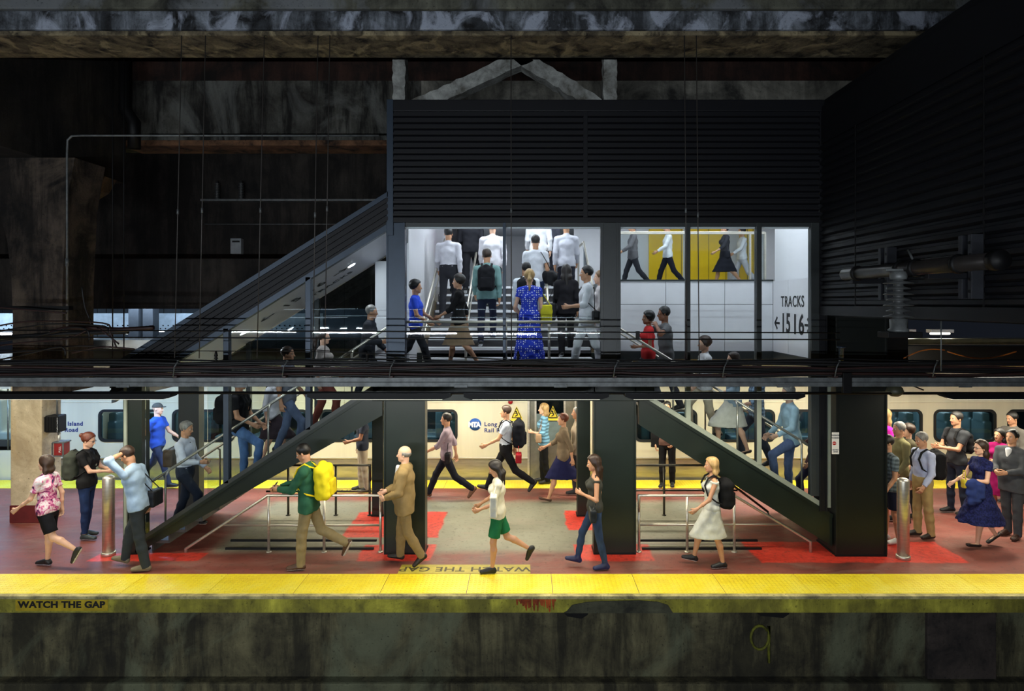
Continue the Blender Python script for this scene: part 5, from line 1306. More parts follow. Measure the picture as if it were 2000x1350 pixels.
# trolley wires
for py, y, lab in ((648, 8.0, 'upper'), (661.5, 8.0, 'lower')):
    tag(MB().tube([(PX(-20, y), y, PZ(py - 3, y)), (PX(600, y), y, PZ(py - 1, y)), (PX(1200, y), y, PZ(py + 1, y)), (PX(1640, y), y, PZ(py + 2, y))], .0095, 6).build('trolley_wire', M_blk), lab + ' taut black overhead wire crossing in front of the windows', 'wire')
tag(MB().box(PX(1242, 8), PX(1249, 8), 7.98, 8.02, PZ(662, 8), PZ(647, 8)).build('wire_spacer', M_blk), 'black clip between the two overhead wires', 'clip')
for px, py, y1_, lab in ((333, 107, 700, 'first'), (381, 107, 700, 'second'), (500, 250, 700, 'third'), (608, 107, 745, 'fourth'), (632, 107, 710, 'fifth'), (997, 107, 745, 'single'), (1347, 107, 400, 'left of the pair'), (1371, 107, 740, 'right of the pair')):
    y = 8.9; x0, x1 = PX(px, y), PX(px + (8 if px < 450 else (-5 if px > 1300 else 2)), y)
    tt = empty('hanger_rod', (0, 0, 0), label='thin vertical hanger rod, the %s %s' % (lab, 'counting from the left' if px < 900 else ('before the stair windows' if px < 1300 else 'before the corridor windows')), cat='rod')
    z0, z1 = PZ(y1_ if px != 1347 else 735, y), 7.95
    MB().tube([(x0, y + .3, z1), (x1, y, z0)], .0075, 6).build('rod', pm('dull_rod', (86, 82, 78), .5, .4), tt)
    zc = PZ(400 + (px % 7) * 3, y); u = (z1 - zc) / (z1 - z0); MB().tube([(x0 + (x1 - x0) * u, y + .3 * (1 - u), zc + .04), (x0 + (x1 - x0) * u, y + .3 * (1 - u) , zc - .03)], .015, 8).build('turnbuckle', M_galv, tt)
# catenary with clips low across the windows
for k, (a, b, za, zb, sag) in enumerate(((-20, 520, 684, 686, 0), (410, 1010, 686, 705, -6), (520, 800, 680, 701, -4), (800, 1100, 698, 711, -5))):
    y = 8.4; pts = [(PX(a + (b - a) * i / 12, y), y, PZ(za + (zb - za) * i / 12 + sag * math.sin(PI * i / 12), y)) for i in range(13)]
    tag(MB().tube(pts, .005, 5).build('support_wire', M_blk), ('thin black support wire at the left', 'long thin support wire below the left windows', 'thin support wire rising before the blue grey post', 'thin drooping wire before the polka dot dress')[k], 'wire')
for px, lab in ((422, 'left'), (717, 'middle'), (1012, 'right')):
    y = 8.6; tt = empty('insulator', (PX(px, y), y, PZ(706, y)), label='small black pin insulator on the cable bundle, the %s one' % lab, cat='insulator')
    MB().lathe([(.012, 0), (.03, .01), (.012, .03), (.03, .04), (.012, .06), (.026, .07), (.01, .14)], seg=12).build('sheds', M_blk, tt)
# jumble of cables at the left
rnd = random.Random(5)
JB = [((-20, 640), (60, 628), (200, 631), (215, 650), (228, 680)), ((-20, 650), (100, 633), (190, 636), (210, 642), (222, 668)), ((0, 675), (60, 668), (130, 662), (180, 640)), ((0, 690), (80, 684), (150, 676), (240, 680)),
      ((-10, 600), (60, 606), (130, 612)), ((-10, 668), (80, 655), (140, 640), (170, 645), (175, 665)), ((100, 648), (150, 640), (230, 644), (300, 640)), ((160, 560), (166, 600), (178, 630), (182, 650)),
      ((190, 640), (205, 650), (232, 672)), ((-10, 705), (60, 690), (120, 678), (128, 700)), ((140, 690), (200, 678), (262, 682)), ((0, 660), (130, 652), (250, 648))]
for i, P_ in enumerate(JB):
    y = 9.3 + (i % 4) * .12; pts = [Vector((PX(a, y), y, PZ(b, y))) for a, b in P_]; sm = []
    for j in range(len(pts) - 1):
        p0, p1, p2, p3 = pts[max(j - 1, 0)], pts[j], pts[j + 1], pts[min(j + 2, len(pts) - 1)]
        for u in (0, .25, .5, .75): sm.append(.5 * ((2 * p1) + (p2 - p0) * u + (2 * p0 - 5 * p1 + 4 * p2 - p3) * u * u + (3 * p1 - p0 - 3 * p2 + p3) * u ** 3))
    sm.append(pts[-1]); tag(MB().tube(sm, .012 if i not in (6, 11) else .035, 7).build('loose_cable', M_cab if i % 2 else M_cabb), ('black' if i % 2 else 'brownish') + ' loose cable in the tangle before the left column', 'cable', 'tangled cables at the left')
tag(MB().box(PX(-10, 9.6), PX(134, 9.6), 9.6, 9.7, PZ(606, 9.6), PZ(598, 9.6)).build('cantilever', M_blk), 'black steel arm crossing the sooty column', 'bracket')
t = empty('pipe_run', (0, 0, 0), label='thin vertical pipe with a bend right of the sooty column', cat='pipe'); y = 11.0
MB().tube([(PX(131, y), y, PZ(700, y)), (PX(131, y), y, PZ(300, y)), (PX(132, y), y, PZ(274, y)), (PX(140, y), y, PZ(266, y)), (PX(160, y), y, PZ(265, y)), (PX(740, y), y, PZ(265, y))], .018, 8).build('pipe', M_galv, t); MB().tube([(PX(131, y), y, PZ(520, y)), (PX(131, y), y, PZ(505, y))], .03, 8).build('coupling', M_galv, t)
tag(MB().tube([(PX(245, 13), 13, 10), (PX(245, 13), 13, PZ(215, 13)), (PX(262, 13), 13, PZ(240, 13)), (PX(262, 13), 13, PZ(290, 13))], .12, 12).build('drain_pipe', M_blk), 'black drain pipe in front of the rusty girder', 'pipe')
for px, h_ in ((220, 'second'), (242, 'third')): tag(MB().tube([(PX(px, 11.6), 11.6, 10.0), (PX(px, 11.6), 11.6, PZ(700, 11.6))], .012, 6).build('hanger_pipe', M_blk), 'thin black %s vertical pipe right of the sooty column' % h_, 'pipe')
# ceramic insulators and a pale box in the dark
for px, lab in ((424, 'left'), (471, 'right')):
    y = 15.66; tt = empty('insulator', (PX(px, y), y, PZ(390, y)), label='small stacked ceramic insulator in the dark, the %s of two' % lab, cat='insulator'); prof = [(.03, 0)]
    for i in range(10): prof += [(.035, .02 + i * .04), (.075, .03 + i * .04), (.035, .045 + i * .04)]
    MB().lathe(prof + [(.02, .46)], seg=16).build('sheds', M_porc, tt); MB().box(-.12, .12, -.05, .05, -.04, 0).build('cap', M_blk, tt)
tag(MB().box(PX(395, 15.7), PX(740, 15.7), 15.6, 15.81, PZ(394, 15.7), PZ(390, 15.7)).build('support_angle', M_galv), 'thin steel angle carrying the two dark insulators', 'beam')
t = empty('junction_box', (PX(462, 15.7), 15.73, PZ(481, 15.7)), label='pale grey junction box in the dark left of the sloping roof', cat='box')
MB().box(-.13, .13, -.08, .08, -.19, .19, .01).build('case', pm('pale_box', (150, 156, 160), .6), t); MB().box(-.08, .1, -.09, -.08, .09, .13).build('nameplate', M_blk, t)
for a, b, y, lab in (((300, 543), (520, 543), 15.78, 'thin pale pipe in the dark above the sloping roof'), ((400, 438), (760, 438), 15.78, 'thin rusty pipe below the dark insulators')):
    tag(MB().tube([(PX(a[0], y), y, PZ(a[1], y)), (PX(b[0], y), y, PZ(b[1], y))], .013, 6).build('conduit', M_galv), lab, 'conduit')
tag(MB().box(-14, -2.4, 13.4, 13.9, 3.75, 4.8).build('dark_truss', M_dark), 'sooty girder bottom over the gap with distant lights', 'beam')
# insulator, pipe and brackets at the right
XP = 4.0
t = empty('bus_pipe', (XP, 0, 4.22), label='heavy dark pipe held before the ribbed side wall', cat='pipe')
MB().tube([(0, 5.38, 0), (0, 8.0, 0)], .074, 20).build('tube', pm('pipe_steel', (66, 62, 60), .35, .6, var=.1), t)
MB().lathe([(.085, -.05), (.085, .05)], c=(0, 5.42, 0), seg=20, axis='y').build('end_collar', M_blk, t)
for y in (5.9, 6.55, 6.82, 7.7): MB().lathe([(.088, -.025), (.094, 0), (.088, .025)], c=(0, y, 0), seg=20, axis='y').build('clamp', M_blk, t)
for y, lab in ((6.38, 'near'), (8.3, 'far')):
    tt = empty('slotted_bracket', (XP, y if y < 8 else 7.85, 3.9), label='slotted steel bracket, the %s one holding the heavy pipe' % lab, cat='bracket'); 
    for dy in (-.07, .07): MB().box(.38, .50, dy - .028, dy + .028, .0, .64, .004).build('channel', pm('bracket_steel', (44, 46, 52), .5, .2), tt)
    for k in range(5): MB().box(.373, .382, -.08, -.06, .06 + k * .12, .09 + k * .12).build('slot', M_blk, tt)
    MB().box(.0, .42, -.03, .03, .20, .26, .004).build('arm', M_clad, tt)
ti = empty('insulator', (XP - .1, 6.69, PZ(648, 6.69)), label='large grey ribbed porcelain insulator under the heavy pipe', cat='insulator')
prof = [(.075, .0), (.085, .03), (.075, .12), (.06, .13)]
z = .15
for i in range(7): R_ = .142 if i % 2 == 0 else .115; prof += [(.048, z), (R_, z + .004), (R_, z + .012), (.048, z + .036)]; z += .058
MB().lathe([(.095, 0), (.1, .02), (.08, .04), (.085, .13), (.06, .14)], seg=24).build('base', M_galv, ti)
MB().lathe([(.06, .14)] + prof[4:] + [(.06, z)], seg=28).build('sheds', M_porc, ti)
MB().lathe([(.075, z - .01), (.082, z + .01), (.082, z + .07), (.06, z + .075)], seg=24).build('metal_cap', M_galv, ti)
MB().box(-.15, .16, -.04, .04, z + .075, z + .10, .006).build('saddle', M_galv, ti); MB().tube([(.1, 0, z + .1), (.1, -.11, z + .16), (.1, 0, z + .3)], .012, 6).build('u_bolt', M_galv, ti)
tag(MB().box(XP - .26, XP + .1, 6.6, 6.8, 3.50, 3.56, .006).build('insulator_plate', M_blk), 'black steel plate carrying the large insulator', 'plate')
y = 7.2; tag(MB().tube([(PX(1838, y), y, PZ(725, y)), (PX(1838, y), y, PZ(624, y))], .008, 6).build('threaded_rod', M_galv), 'thin threaded rod standing right of the large insulator', 'rod')
t = empty('bus_insulator', (PX(1643, 9.2), 9.2, PZ(708, 9.2)), label='small blue grey post below the end of the ribbed side wall', cat='insulator')
MB().lathe([(.035, 0), (.035, .2), (.06, .21), (.06, .23)], seg=16).build('stem', M_blue, t)
struct('wall_dark', MB().box(4.7, 6.1, 10.2, 10.6, 2.75, 3.7), M_blk, 'black recess above the thick column')

# ------------------------------------------------------------------ far hall at the left and the tracks behind the viewer (their tubes show in the glass)
t = empty('riveted_girder', (0, 0, 0), label='pale riveted steel girder beyond the train at the left', cat='beam')
yg = 19.0; pale = pm('pale_girder', (170, 184, 196), .5, var=.1)
MB().box(-17, -6, yg, yg + .2, PZ(645, yg), PZ(612, yg), .01).build('web', pale, t)
mb = MB()
for i in range(70):
    for r_ in (0, 1): bmesh.ops.create_icosphere(mb.bm, subdivisions=1, radius=.022, matrix=Matrix.Translation((-16.6 + i * .15 + r_ * .07, yg - .005, PZ(636 + r_ * 6, yg))))
o = mb.build('rivets', M_blk, t); o['kind'] = 'stuff'
for x in (-15, -10.5): tt = empty('distant_lamp', (x, 17.2, 4.3), label='added unseen lamp washing the riveted girder', cat='light', group='added lamps washing the riveted girder'); MB().tube([(-.9, 0, 0), (.9, 0, 0)], .03, 8).build('tube', M_tube, tt); arealight('lamp', (0, .05, -.05), 1.8, .15, W_DIST, BLUE, tt, rot=(R(50), 0, 0))  # added out of sight to brighten the girder
for px in (262, 290): tag(MB().box(PX(px, 17.8) - .16, PX(px, 17.8) + .12, 17.8, 18.1, 0, 4.3).build('steel_stanchion', pm('riveted_dark', (50, 54, 60), .5)), ('left' if px == 262 else 'right') + ' riveted stanchion of the pair before the distant lights', 'column')
for i, (px0, px1, py, y) in enumerate(((-10, 22, 652, 22), (165, 250, 650, 22), (335, 372, 629, 23), (290, 350, 646, 22.5), (-10, 120, 640, 25), (130, 250, 664, 24))):
    tt = empty('distant_lamp', (PX((px0 + px1) / 2, y), y, PZ(py, y)), label='distant white tube lamp seen past the sooty column', cat='light', group='distant tube lamps at the left'); hw = (PX(px1, y) - PX(px0, y)) / 2
    MB().tube([(-hw, 0, 0), (hw, 0, 0)], .045 if i < 4 else .02, 8).build('tube', M_tube, tt); MB().box(-hw, hw, -.06, .06, .05, .1).build('housing', M_white2, tt)
    MB().tube([(0, 0, .1), (0, 0, 10 - PZ(py, y))], .012, 6).build('hanger', M_blk, tt)
    if i < 4: arealight('lamp', (0, 0, -.1), hw * 2, .15, W_DIST, BLUE, tt)
struct('floor_4', MB().box(-18, -4, 17.3, 27, -.2, 0), M_dark, 'far platform floor in the left hall')
struct('wall_far_left', MB().box(-20, 14, 27, 27.2, -.2, 9.8), pm('far_wall', (96, 110, 124), .7, var=.2, s=1), 'far wall of the left hall')
tag(MB().box(-16, -6.5, 26.85, 27.0, 2.0, 2.36).build('red_sign_band', pm('red_band', (150, 70, 60), .6)), 'dull red band below the distant lamps', 'sign band')
# tube rows of the tracks on the viewer's side
for i, (x, y, z, L_) in enumerate(((-9.5, -3.5, 2.84, 2.4), (-6.6, -3.5, 2.82, 2.4), (-3.7, -3.6, 2.78, 2.4), (-.8, -3.6, 2.76, 2.4), (2.1, -3.5, 2.82, 2.4), (-8.5, -6.5, 3.3, 2.4), (-5.2, -6.5, 3.3, 2.4), (-1.9, -6.6, 3.3, 2.4), (1.5, -6.5, 3.3, 2.4), (-10, -10, 3.6, 2.4), (-6, -10, 3.6, 2.4), (-2, -10, 3.6, 2.4))):
    tt = empty('track_lamp', (x, y, z), label='white tube lamp over the tracks behind the viewer', cat='light', group='tube lamps behind the viewer'); 
    MB().tube([(-L_ / 2, 0, 0), (L_ / 2, 0, 0)], .013, 8).build('tube', emit('opposite_tube', (.7, .88, 1), 9), tt); MB().box(-L_ / 2, L_ / 2, -.07, .07, .04, .1).build('housing', M_blk, tt)
    if i < 5: arealight('lamp', (0, .05, 0), L_, .04, W_OPP, PALE, tt, rot=(R(86), 0, 0))
# ------------------------------------------------------------------ the crowd
def at(px, D, z=0): return (PX(px, D), D, z)
def fl_(px, py): D = FD(py); return (PX(px, D), D, 0)
DKB = ((24, 24, 26), (30, 30, 32)); BW = ((26, 26, 30), (225, 225, 225))
# near row of walkers
p = person('person in a floral pink top and dark shorts walking before the cream column', fl_(94, 1110), 180, 1.64, 'f', pose='swing', phase=1, top=('tee', (225, 190, 200), 'floral'), bottom=('shorts', (22, 22, 28)), shoes=BW, hair=('bob', 'brown'), tone='fair', lean=3, stride=.9, h=.009)
p = person('person in a black t-shirt and jeans looking at a phone behind the left bollard', fl_(170, 1052), 5, 1.73, 'f', pose='stand', top=('tee', (30, 30, 32)), bottom=('jeans', (38, 56, 96), 'denim'), shoes=((52, 62, 62), (235, 235, 235)), hair=('bun', 'red'), tone='fair', RH=(.06, .36, 1.12), LH=(-.10, .34, 1.10), hp=-14, glasses=True, h=.009)
backpack(p, 'grey green backpack on the back of the person in the black t-shirt', (66, 70, 62), (.16, .10, .23)); phone(p, 'phone held by the person in the black t-shirt')
p = person('person in a light blue shirt with a hand raised to the forehead', fl_(272, 1111), 180, 1.80, 'm', pose='push', phase=1, lean=12, top=('rolled', (168, 194, 222)), bottom=('pants', (52, 58, 62)), shoes=((120, 108, 84), (150, 140, 118)), hair=('short', 'brown'), tone='tan', LH=(-.03, .19, 1.66), hp=-22, g=1.0, h=.009)
bag(p, 'dark bag at the hip of the person in the light blue shirt', (28, 30, 36), (.17, -.14, .03), (.13, .05, .12), strap_to=[(.14, -.05, .45), (.05, .1, .5), (.0, .0, .5)])
p = person('person in a green jacket with a yellow backpack walking left and looking at a phone', fl_(603, 1109), 180, 1.80, 'm', pose='swing', phase=-1, top=('jacket', (48, 96, 72)), bottom=('pants', (142, 126, 92)), shoes=((84, 56, 36), (220, 216, 205)), hair=('short', 'black'), tone='tan', LH=(-.08, .40, 1.13), RH=(.02, .42, 1.13), hp=-20, lean=4, h=.009)
backpack(p, 'bright yellow backpack of the person in the green jacket', (246, 226, 40), (.17, .12, .25), c2=(236, 210, 30)); phone(p, 'phone in the hand of the person in the green jacket', -1)
p = person('bald person in a brown suit walking left past the wide column', fl_(790, 1105), 180, 1.70, 'm', g=1.2, pose='walk', stride=.4, phase=1, top=('suit', (152, 128, 86)), bottom=('pants', (140, 118, 80)), shoes=((30, 22, 20), (25, 20, 18)), hair=('bald', 'grey'), tone='fair', LH=(-.16, .25, 1.02), RH=(.1, .3, 1.05), h=.009)
p = person('person in green shorts and a cream top walking left over the floor sign', fl_(972, 1116), 180, 1.60, 'f', pose='swing', phase=-1, top=('tee', (226, 220, 196)), bottom=('shorts', (32, 112, 70)), shoes=((22, 24, 24), (60, 60, 60)), hair=('long', 'dark'), tone='tan', LH=(-.18, .28, 1.02), hp=-25, h=.009)
bag(p, 'cream white tote bag on the arm of the person in green shorts', (232, 228, 208), (-.24, .05, .22), (.16, .05, .15), strap_to=[(-.22, .02, .5), (-.16, .0, .54)])
p = person('person with long brown hair, grey top and jeans walking left before the third column', fl_(1162, 1109), 180, 1.65, 'f', pose='push', phase=1, top=('tank', (64, 64, 58)), bottom=('jeans', (48, 66, 98), 'denim'), shoes=((28, 38, 84), (20, 24, 40), 'boot'), hair=('long', 'brown'), tone='tan', LH=(-.16, .22, 1.2), hp=-10, h=.009)
bag(p, 'dark slim shoulder bag of the person with long brown hair', (40, 44, 46), (-.2, .06, .0), (.15, .045, .09), strap_to=[(-.18, .02, .45), (-.10, .0, .56), (.0, -.09, .3)])
p = person('blonde person in a white sleeveless dress walking left with a black backpack', fl_(1390, 1106), 180, 1.60, 'f', pose='push', phase=1, top=('tank', (214, 216, 206)), bottom=('skirt', (214, 216, 206)), shoes=((24, 24, 28), (228, 228, 228)), hair=('bob', 'blond'), tone='tan', h=.009)
backpack(p, 'black backpack of the blonde person in the white dress', (20, 20, 22), (.15, .10, .21), drop=.03)
# middle row
p = person('person in a lilac shirt and dark trousers walking left beside the wide column', fl_(872, 974), 180, 1.75, 'm', pose='stride', phase=1, top=('rolled', (150, 132, 142)), bottom=('pants', (26, 26, 36)), shoes=((110, 70, 44), (60, 40, 30)), hair=('short', 'dark'), tone='tan', tuck=False, g=.92)
bag(p, 'dark shoulder bag of the person in the lilac shirt', (26, 24, 28), (-.2, -.05, .02), (.12, .05, .1), strap_to=[(-.16, -.02, .5), (.05, -.05, .5)])
p = person('person in a pale blue t-shirt and black trousers striding left with a black backpack', fl_(988, 962), 180, 1.84, 'm', pose='stride', phase=1, top=('tee', (184, 192, 206)), bottom=('pants', (22, 22, 26)), shoes=DKB, hair=('short', 'brown'), tone='tan', tuck=True)
backpack(p, 'black backpack of the person in the pale blue t-shirt', (20, 22, 30), (.17, .13, .26))
bag(p, 'red bag carried by the person in the pale blue t-shirt', (150, 22, 34), (-.25, -.25, -.10), (.14, .06, .09))
p = person('blond person in a blue and white striped blouse standing by the train door', fl_(1062, 944), 180, 1.70, 'f', pose='stand', phase=1, top=('blouse', (120, 170, 200), 'stripes'), bottom=('pants', (18, 18, 20)), shoes=DKB, hair=('bob', 'blond'), tone='fair', LH=(-.16, .25, 1.15))
bag(p, 'tan and cream handbag of the blond person by the train door', (170, 140, 110), (-.18, .12, .14), (.16, .06, .09), strap_to=[(-.2, .05, .5), (-.16, .0, .53)])
p = person('person in a tan top and navy skirt walking left right of the train door', fl_(1100, 978), 180, 1.74, 'f', pose='stride', phase=-1, top=('blouse', (112, 96, 76)), bottom=('skirt', (26, 28, 66)), shoes=((90, 60, 48), (60, 40, 30), 'flat'), hair=('short', 'red'), tone='tan', stride=.8)
p = person('person in a beige shirt walking left next to the slim black rear column', fl_(1128, 970), 180, 1.78, 'm', pose='mid', phase=1, top=('shirt', (176, 160, 140)), bottom=('pants', (70, 66, 70)), hair=('short', 'grey'), tone='tan')
p = person('person in a dark top and khaki trousers behind the rear railing left of the column', fl_(708, 960), 200, 1.75, 'm', pose='stand', top=('tee', (40, 44, 56)), bottom=('pants', (168, 154, 130)), hair=('short', 'dark'), tone='brown', LH=(-.1, .28, 1.05))
p = person('person in black trousers and a brown shirt standing under the right stair', fl_(1303, 951), 250, 1.78, 'm', pose='stand', top=('rolled', (92, 66, 58)), bottom=('pants', (20, 20, 22)), hair=('short', 'black'), tone='tan', LH=(-.15, .2, .95))
bag(p, 'black bag held by the person standing under the right stair', (18, 18, 20), (.22, .02, .05), (.11, .05, .16))
# waiting crowd at the right
p = person('grey haired person in a light blue shirt and khakis in the queue', fl_(1802, 1050), 185, 1.72, 'm', pose='stand', phase=1, top=('shirt', (178, 186, 214)), bottom=('pants', (168, 146, 96)), shoes=((36, 28, 24), (30, 25, 22)), hair=('short', 'grey'), tone='tan', tuck=True, belt=1, hp=-12, g=1.05, h=.009)
backpack(p, 'black backpack of the grey haired person in the queue', (20, 20, 22), (.15, .11, .23))
p = person('tall person in a charcoal t-shirt and jeans standing with joined hands by the train window', fl_(1868, 1004), 190, 1.86, 'm', pose='stand', top=('tee', (52, 54, 58)), bottom=('jeans', (40, 48, 66), 'denim'), shoes=((22, 22, 24), (200, 200, 200)), hair=('short', 'black'), tone='tan', LH=(-.02, .33, 1.16), RH=(.05, .33, 1.17), h=.009)
backpack(p, 'thin black backpack of the tall person in the charcoal t-shirt', (18, 18, 20), (.14, .07, .2))
p = person('person in a navy lace dress with glasses walking left near the right margin', fl_(1916, 1070), 182, 1.66, 'f', pose='walk', stride=.55, phase=-1, top=('dress', (34, 40, 92), 'lace'), bottom=('flared', (34, 40, 92), 'lace'), shoes=((16, 16, 18), (14, 14, 16), 'flat'), hair=('long', 'brown'), tone='fair', LH=(-.12, .30, 1.12), glasses=True, h=.008)
S = SDF(); S.group(); T = p['T']
for a, b, r, w in ((( -.16, .24, .20), (-.17, .2, -.1), .05, .12), ((-.13, .3, .18), (-.15, .27, -.16), .035, .08), ((-.2, .16, .16), (-.2, .13, -.04), .04, .07)): S.cone(T(*a), T(*b), r, r * .7, .03, np.array((0, 1., 0)), w, w * .7)
o = sobj('folded_jacket', S, .009, cloth((44, 60, 116)), wr=.006); tag(o, 'blue jacket draped over the arm of the person in the navy lace dress', 'jacket'); place(o, p)
bag(p, 'small yellow purse in the hand of the person in the navy lace dress', (206, 188, 60), (-.10, .36, .16), (.05, .03, .07))
p = person('person in a magenta dress standing behind the grey suit', fl_(1952, 1016), 200, 1.62, 'f', pose='stand', top=('blouse', (150, 20, 92)), bottom=('skirt', (150, 20, 92)), shoes=((60, 30, 40), (40, 20, 30), 'flat'), hair=('bob', 'black'), tone='tan', LH=(-.1, .28, 1.15))
p = person('person in a dark grey suit and white shirt with joined hands at the right margin', fl_(1976, 1050), 205, 1.76, 'm', pose='stand', phase=-1, top=('suit', (72, 74, 78)), bottom=('pants', (66, 68, 72)), shoes=((58, 36, 28), (30, 22, 20)), hair=('short', 'black'), tone='tan', LH=(-.08, .30, 1.10), RH=(.06, .32, 1.10), hp=8, h=.009)
p = person('person in a grey shirt standing behind the suit at the right margin', fl_(1978, 985), 190, 1.76, 'm', pose='stand', top=('rolled', (108, 104, 98)), bottom=('pants', (50, 52, 58)), hair=('short', 'black'), tone='tan', hp=-8)
p = person('person in a dark plaid shirt and navy shorts half hidden by the thick black column', fl_(1738, 1060), 180, 1.72, 'm', pose='stand', top=('tee', (120, 134, 140), 'plaid'), bottom=('shorts', (24, 28, 48)), shoes=((200, 200, 196), (220, 220, 220)), hair=('short', 'dark'), tone='tan', lean=4)
p = person('grey haired person in an olive shirt behind the plaid shirt', fl_(1756, 1022), 180, 1.76, 'm', pose='stand', top=('shirt', (128, 122, 84)), bottom=('pants', (60, 56, 48)), hair=('short', 'grey'), tone='tan', g=1.1)
p = person('person with brown curly hair behind the olive shirt in the queue', fl_(1774, 1010), 180, 1.66, 'f', pose='stand', top=('tee', (90, 84, 66)), bottom=('pants', (40, 40, 44)), hair=('curly', 'brown'), tone='fair')
p = person('person in a bright pink top just right of the thick black column', fl_(1728, 990), 180, 1.84, 'f', pose='stand', top=('tee', (240, 50, 200)), bottom=('pants', (40, 40, 50)), hair=('long', 'blond'), tone='fair')
# on the left stair
TL = lambda X: max(0, 2.7 - (int((-1.95 - X) / .257) + 1) * (2.7 / 16))
TR = lambda X: max(0, 2.7 - (int((X - 1.35) / .27) + 1) * (2.7 / 16))
def onl(px, D): X = PX(px, D); return (X, D, TL(X))
def onr(px, D): X = PX(px, D); return (X, D, TR(X))
CL = dict(h=.011)
p = person('grey haired person in a white shirt climbing at the foot of the left stair', onl(362, 10.5), 0, 1.74, 'm', pose='climb2', step=.17, top=('shirt', (196, 204, 222)), bottom=('pants', (40, 46, 62)), hair=('short', 'grey'), tone='tan', tuck=True, RH=(.16, .34, 1.12), hp=-10, **CL)
bag(p, 'brown shoulder satchel of the grey haired person on the left stair', (84, 72, 60), (-.05, -.25, .25), (.14, .08, .14), strap_to=[(-.08, -.08, .52), (.0, .08, .5)])
p = person('person in a blue t-shirt and cap walking right beyond the left stair', fl_(308, 952), 0, 1.80, 'm', pose='walk', top=('tee', (50, 86, 190)), bottom=('jeans', (50, 60, 90), 'denim'), hair=('cap', 'grey'), tone='fair')
p = person('person in a black t-shirt and blue jeans climbing the left stair', onl(468, 10.6), 0, 1.82, 'm', pose='climb', step=.33, top=('tee', (30, 30, 32)), bottom=('jeans', (92, 126, 176), 'denim'), hair=('short', 'dark'), tone='tan', RH=(.18, .28, 1.0), **CL)
backpack(p, 'black backpack of the person in blue jeans on the left stair', (20, 20, 22), (.15, .12, .22))
p = person('person in grey jeans and a grey top climbing ahead of the blue jeans', onl(562, 10.5), 0, 1.78, 'm', pose='climb2', step=.17, top=('tee', (110, 114, 124)), bottom=('jeans', (96, 110, 138), 'denim'), hair=('short', 'brown'), tone='tan', **CL)
p = person('person in a white blouse and dark skirt on the left stair', onl(532, 11.35), 0, 1.64, 'f', pose='climb2', step=.17, top=('blouse', (206, 206, 210)), bottom=('skirt', (60, 50, 56)), shoes=((150, 110, 70), (90, 60, 40), 'flat'), hair=('long', 'brown'), tone='fair', **CL)
p = person('person in brick red trousers near the top of the left stair', onl(632, 10.9), 0, 1.70, 'f', pose='climb2', step=.17, top=('blouse', (206, 196, 190)), bottom=('pants', (120, 64, 54)), shoes=((220, 216, 205), (220, 216, 205)), hair=('pony', 'brown'), tone='fair', **CL)
p = person('grey haired person in dark clothes at the top of the left stair', onl(716, 10.75), 0, 1.62, 'm', pose='climb2', step=.17, top=('jacket', (54, 56, 62)), bottom=('pants', (40, 42, 48)), hair=('short', 'grey'), tone='tan', lean=8, RH=(.15, .32, 1.1), **CL)
# on the right stair
p = person('person in a pale blue shirt and jeans low on the right stair', onr(1548, 10.55), 180, 1.82, 'm', pose='climb', step=.33, phase=-1, lean=6, top=('shirt', (176, 206, 222)), bottom=('jeans', (96, 112, 150), 'denim'), hair=('short', 'grey'), tone='fair', LH=(-.18, .32, 1.0), **CL)
p = person('person in dark burgundy clothes low on the far side of the right stair', onr(1592, 11.4), 180, 1.62, 'f', pose='climb2', step=.17, top=('jacket', (60, 34, 44)), bottom=('pants', (44, 44, 70)), hair=('bob', 'dark'), tone='tan', **CL)
p = person('person in a blue plaid shirt on the right stair behind the handrail', onr(1478, 11.2), 180, 1.76, 'm', pose='climb2', step=.17, top=('rolled', (140, 166, 196), 'plaid'), bottom=('pants', (60, 64, 76)), hair=('short', 'brown'), tone='fair', LH=(-.1, .32, 1.05), **CL)
p = person('person in a white skirt halfway up the right stair', onr(1432, 10.6), 180, 1.68, 'f', pose='climb2', step=.17, top=('blouse', (150, 170, 186)), bottom=('skirt', (214, 210, 198)), shoes=((60, 50, 46), (40, 30, 30), 'flat'), hair=('bob', 'brown'), tone='fair', LH=(-.1, .3, 1.05), **CL)
p = person('person in a white shirt and beige trousers near the top of the right stair', onr(1376, 11.1), 180, 1.74, 'm', pose='climb2', step=.17, top=('shirt', (226, 226, 228)), bottom=('pants', (196, 184, 160)), hair=('curly', 'brown'), tone='fair', **CL)
p = person('person in a grey t-shirt raising a hand at the top of the right stair', onr(1302, 10.9), 180, 1.76, 'm', pose='climb2', step=.17, top=('tee', (98, 98, 100)), bottom=('pants', (60, 60, 66)), hair=('short', 'black'), tone='brown', LH=(-.2, .22, 1.45), RH=(.16, .24, 1.5), lean=4, **CL)
p = person('person in a red t-shirt with dark curly hair at the top of the right stair', onr(1266, 10.45), 180, 1.52, 'f', pose='climb2', step=.17, top=('tee', (206, 50, 52)), bottom=('pants', (96, 96, 100)), hair=('curly', 'black'), tone='brown', LH=(-.16, .25, 1.1), **CL)
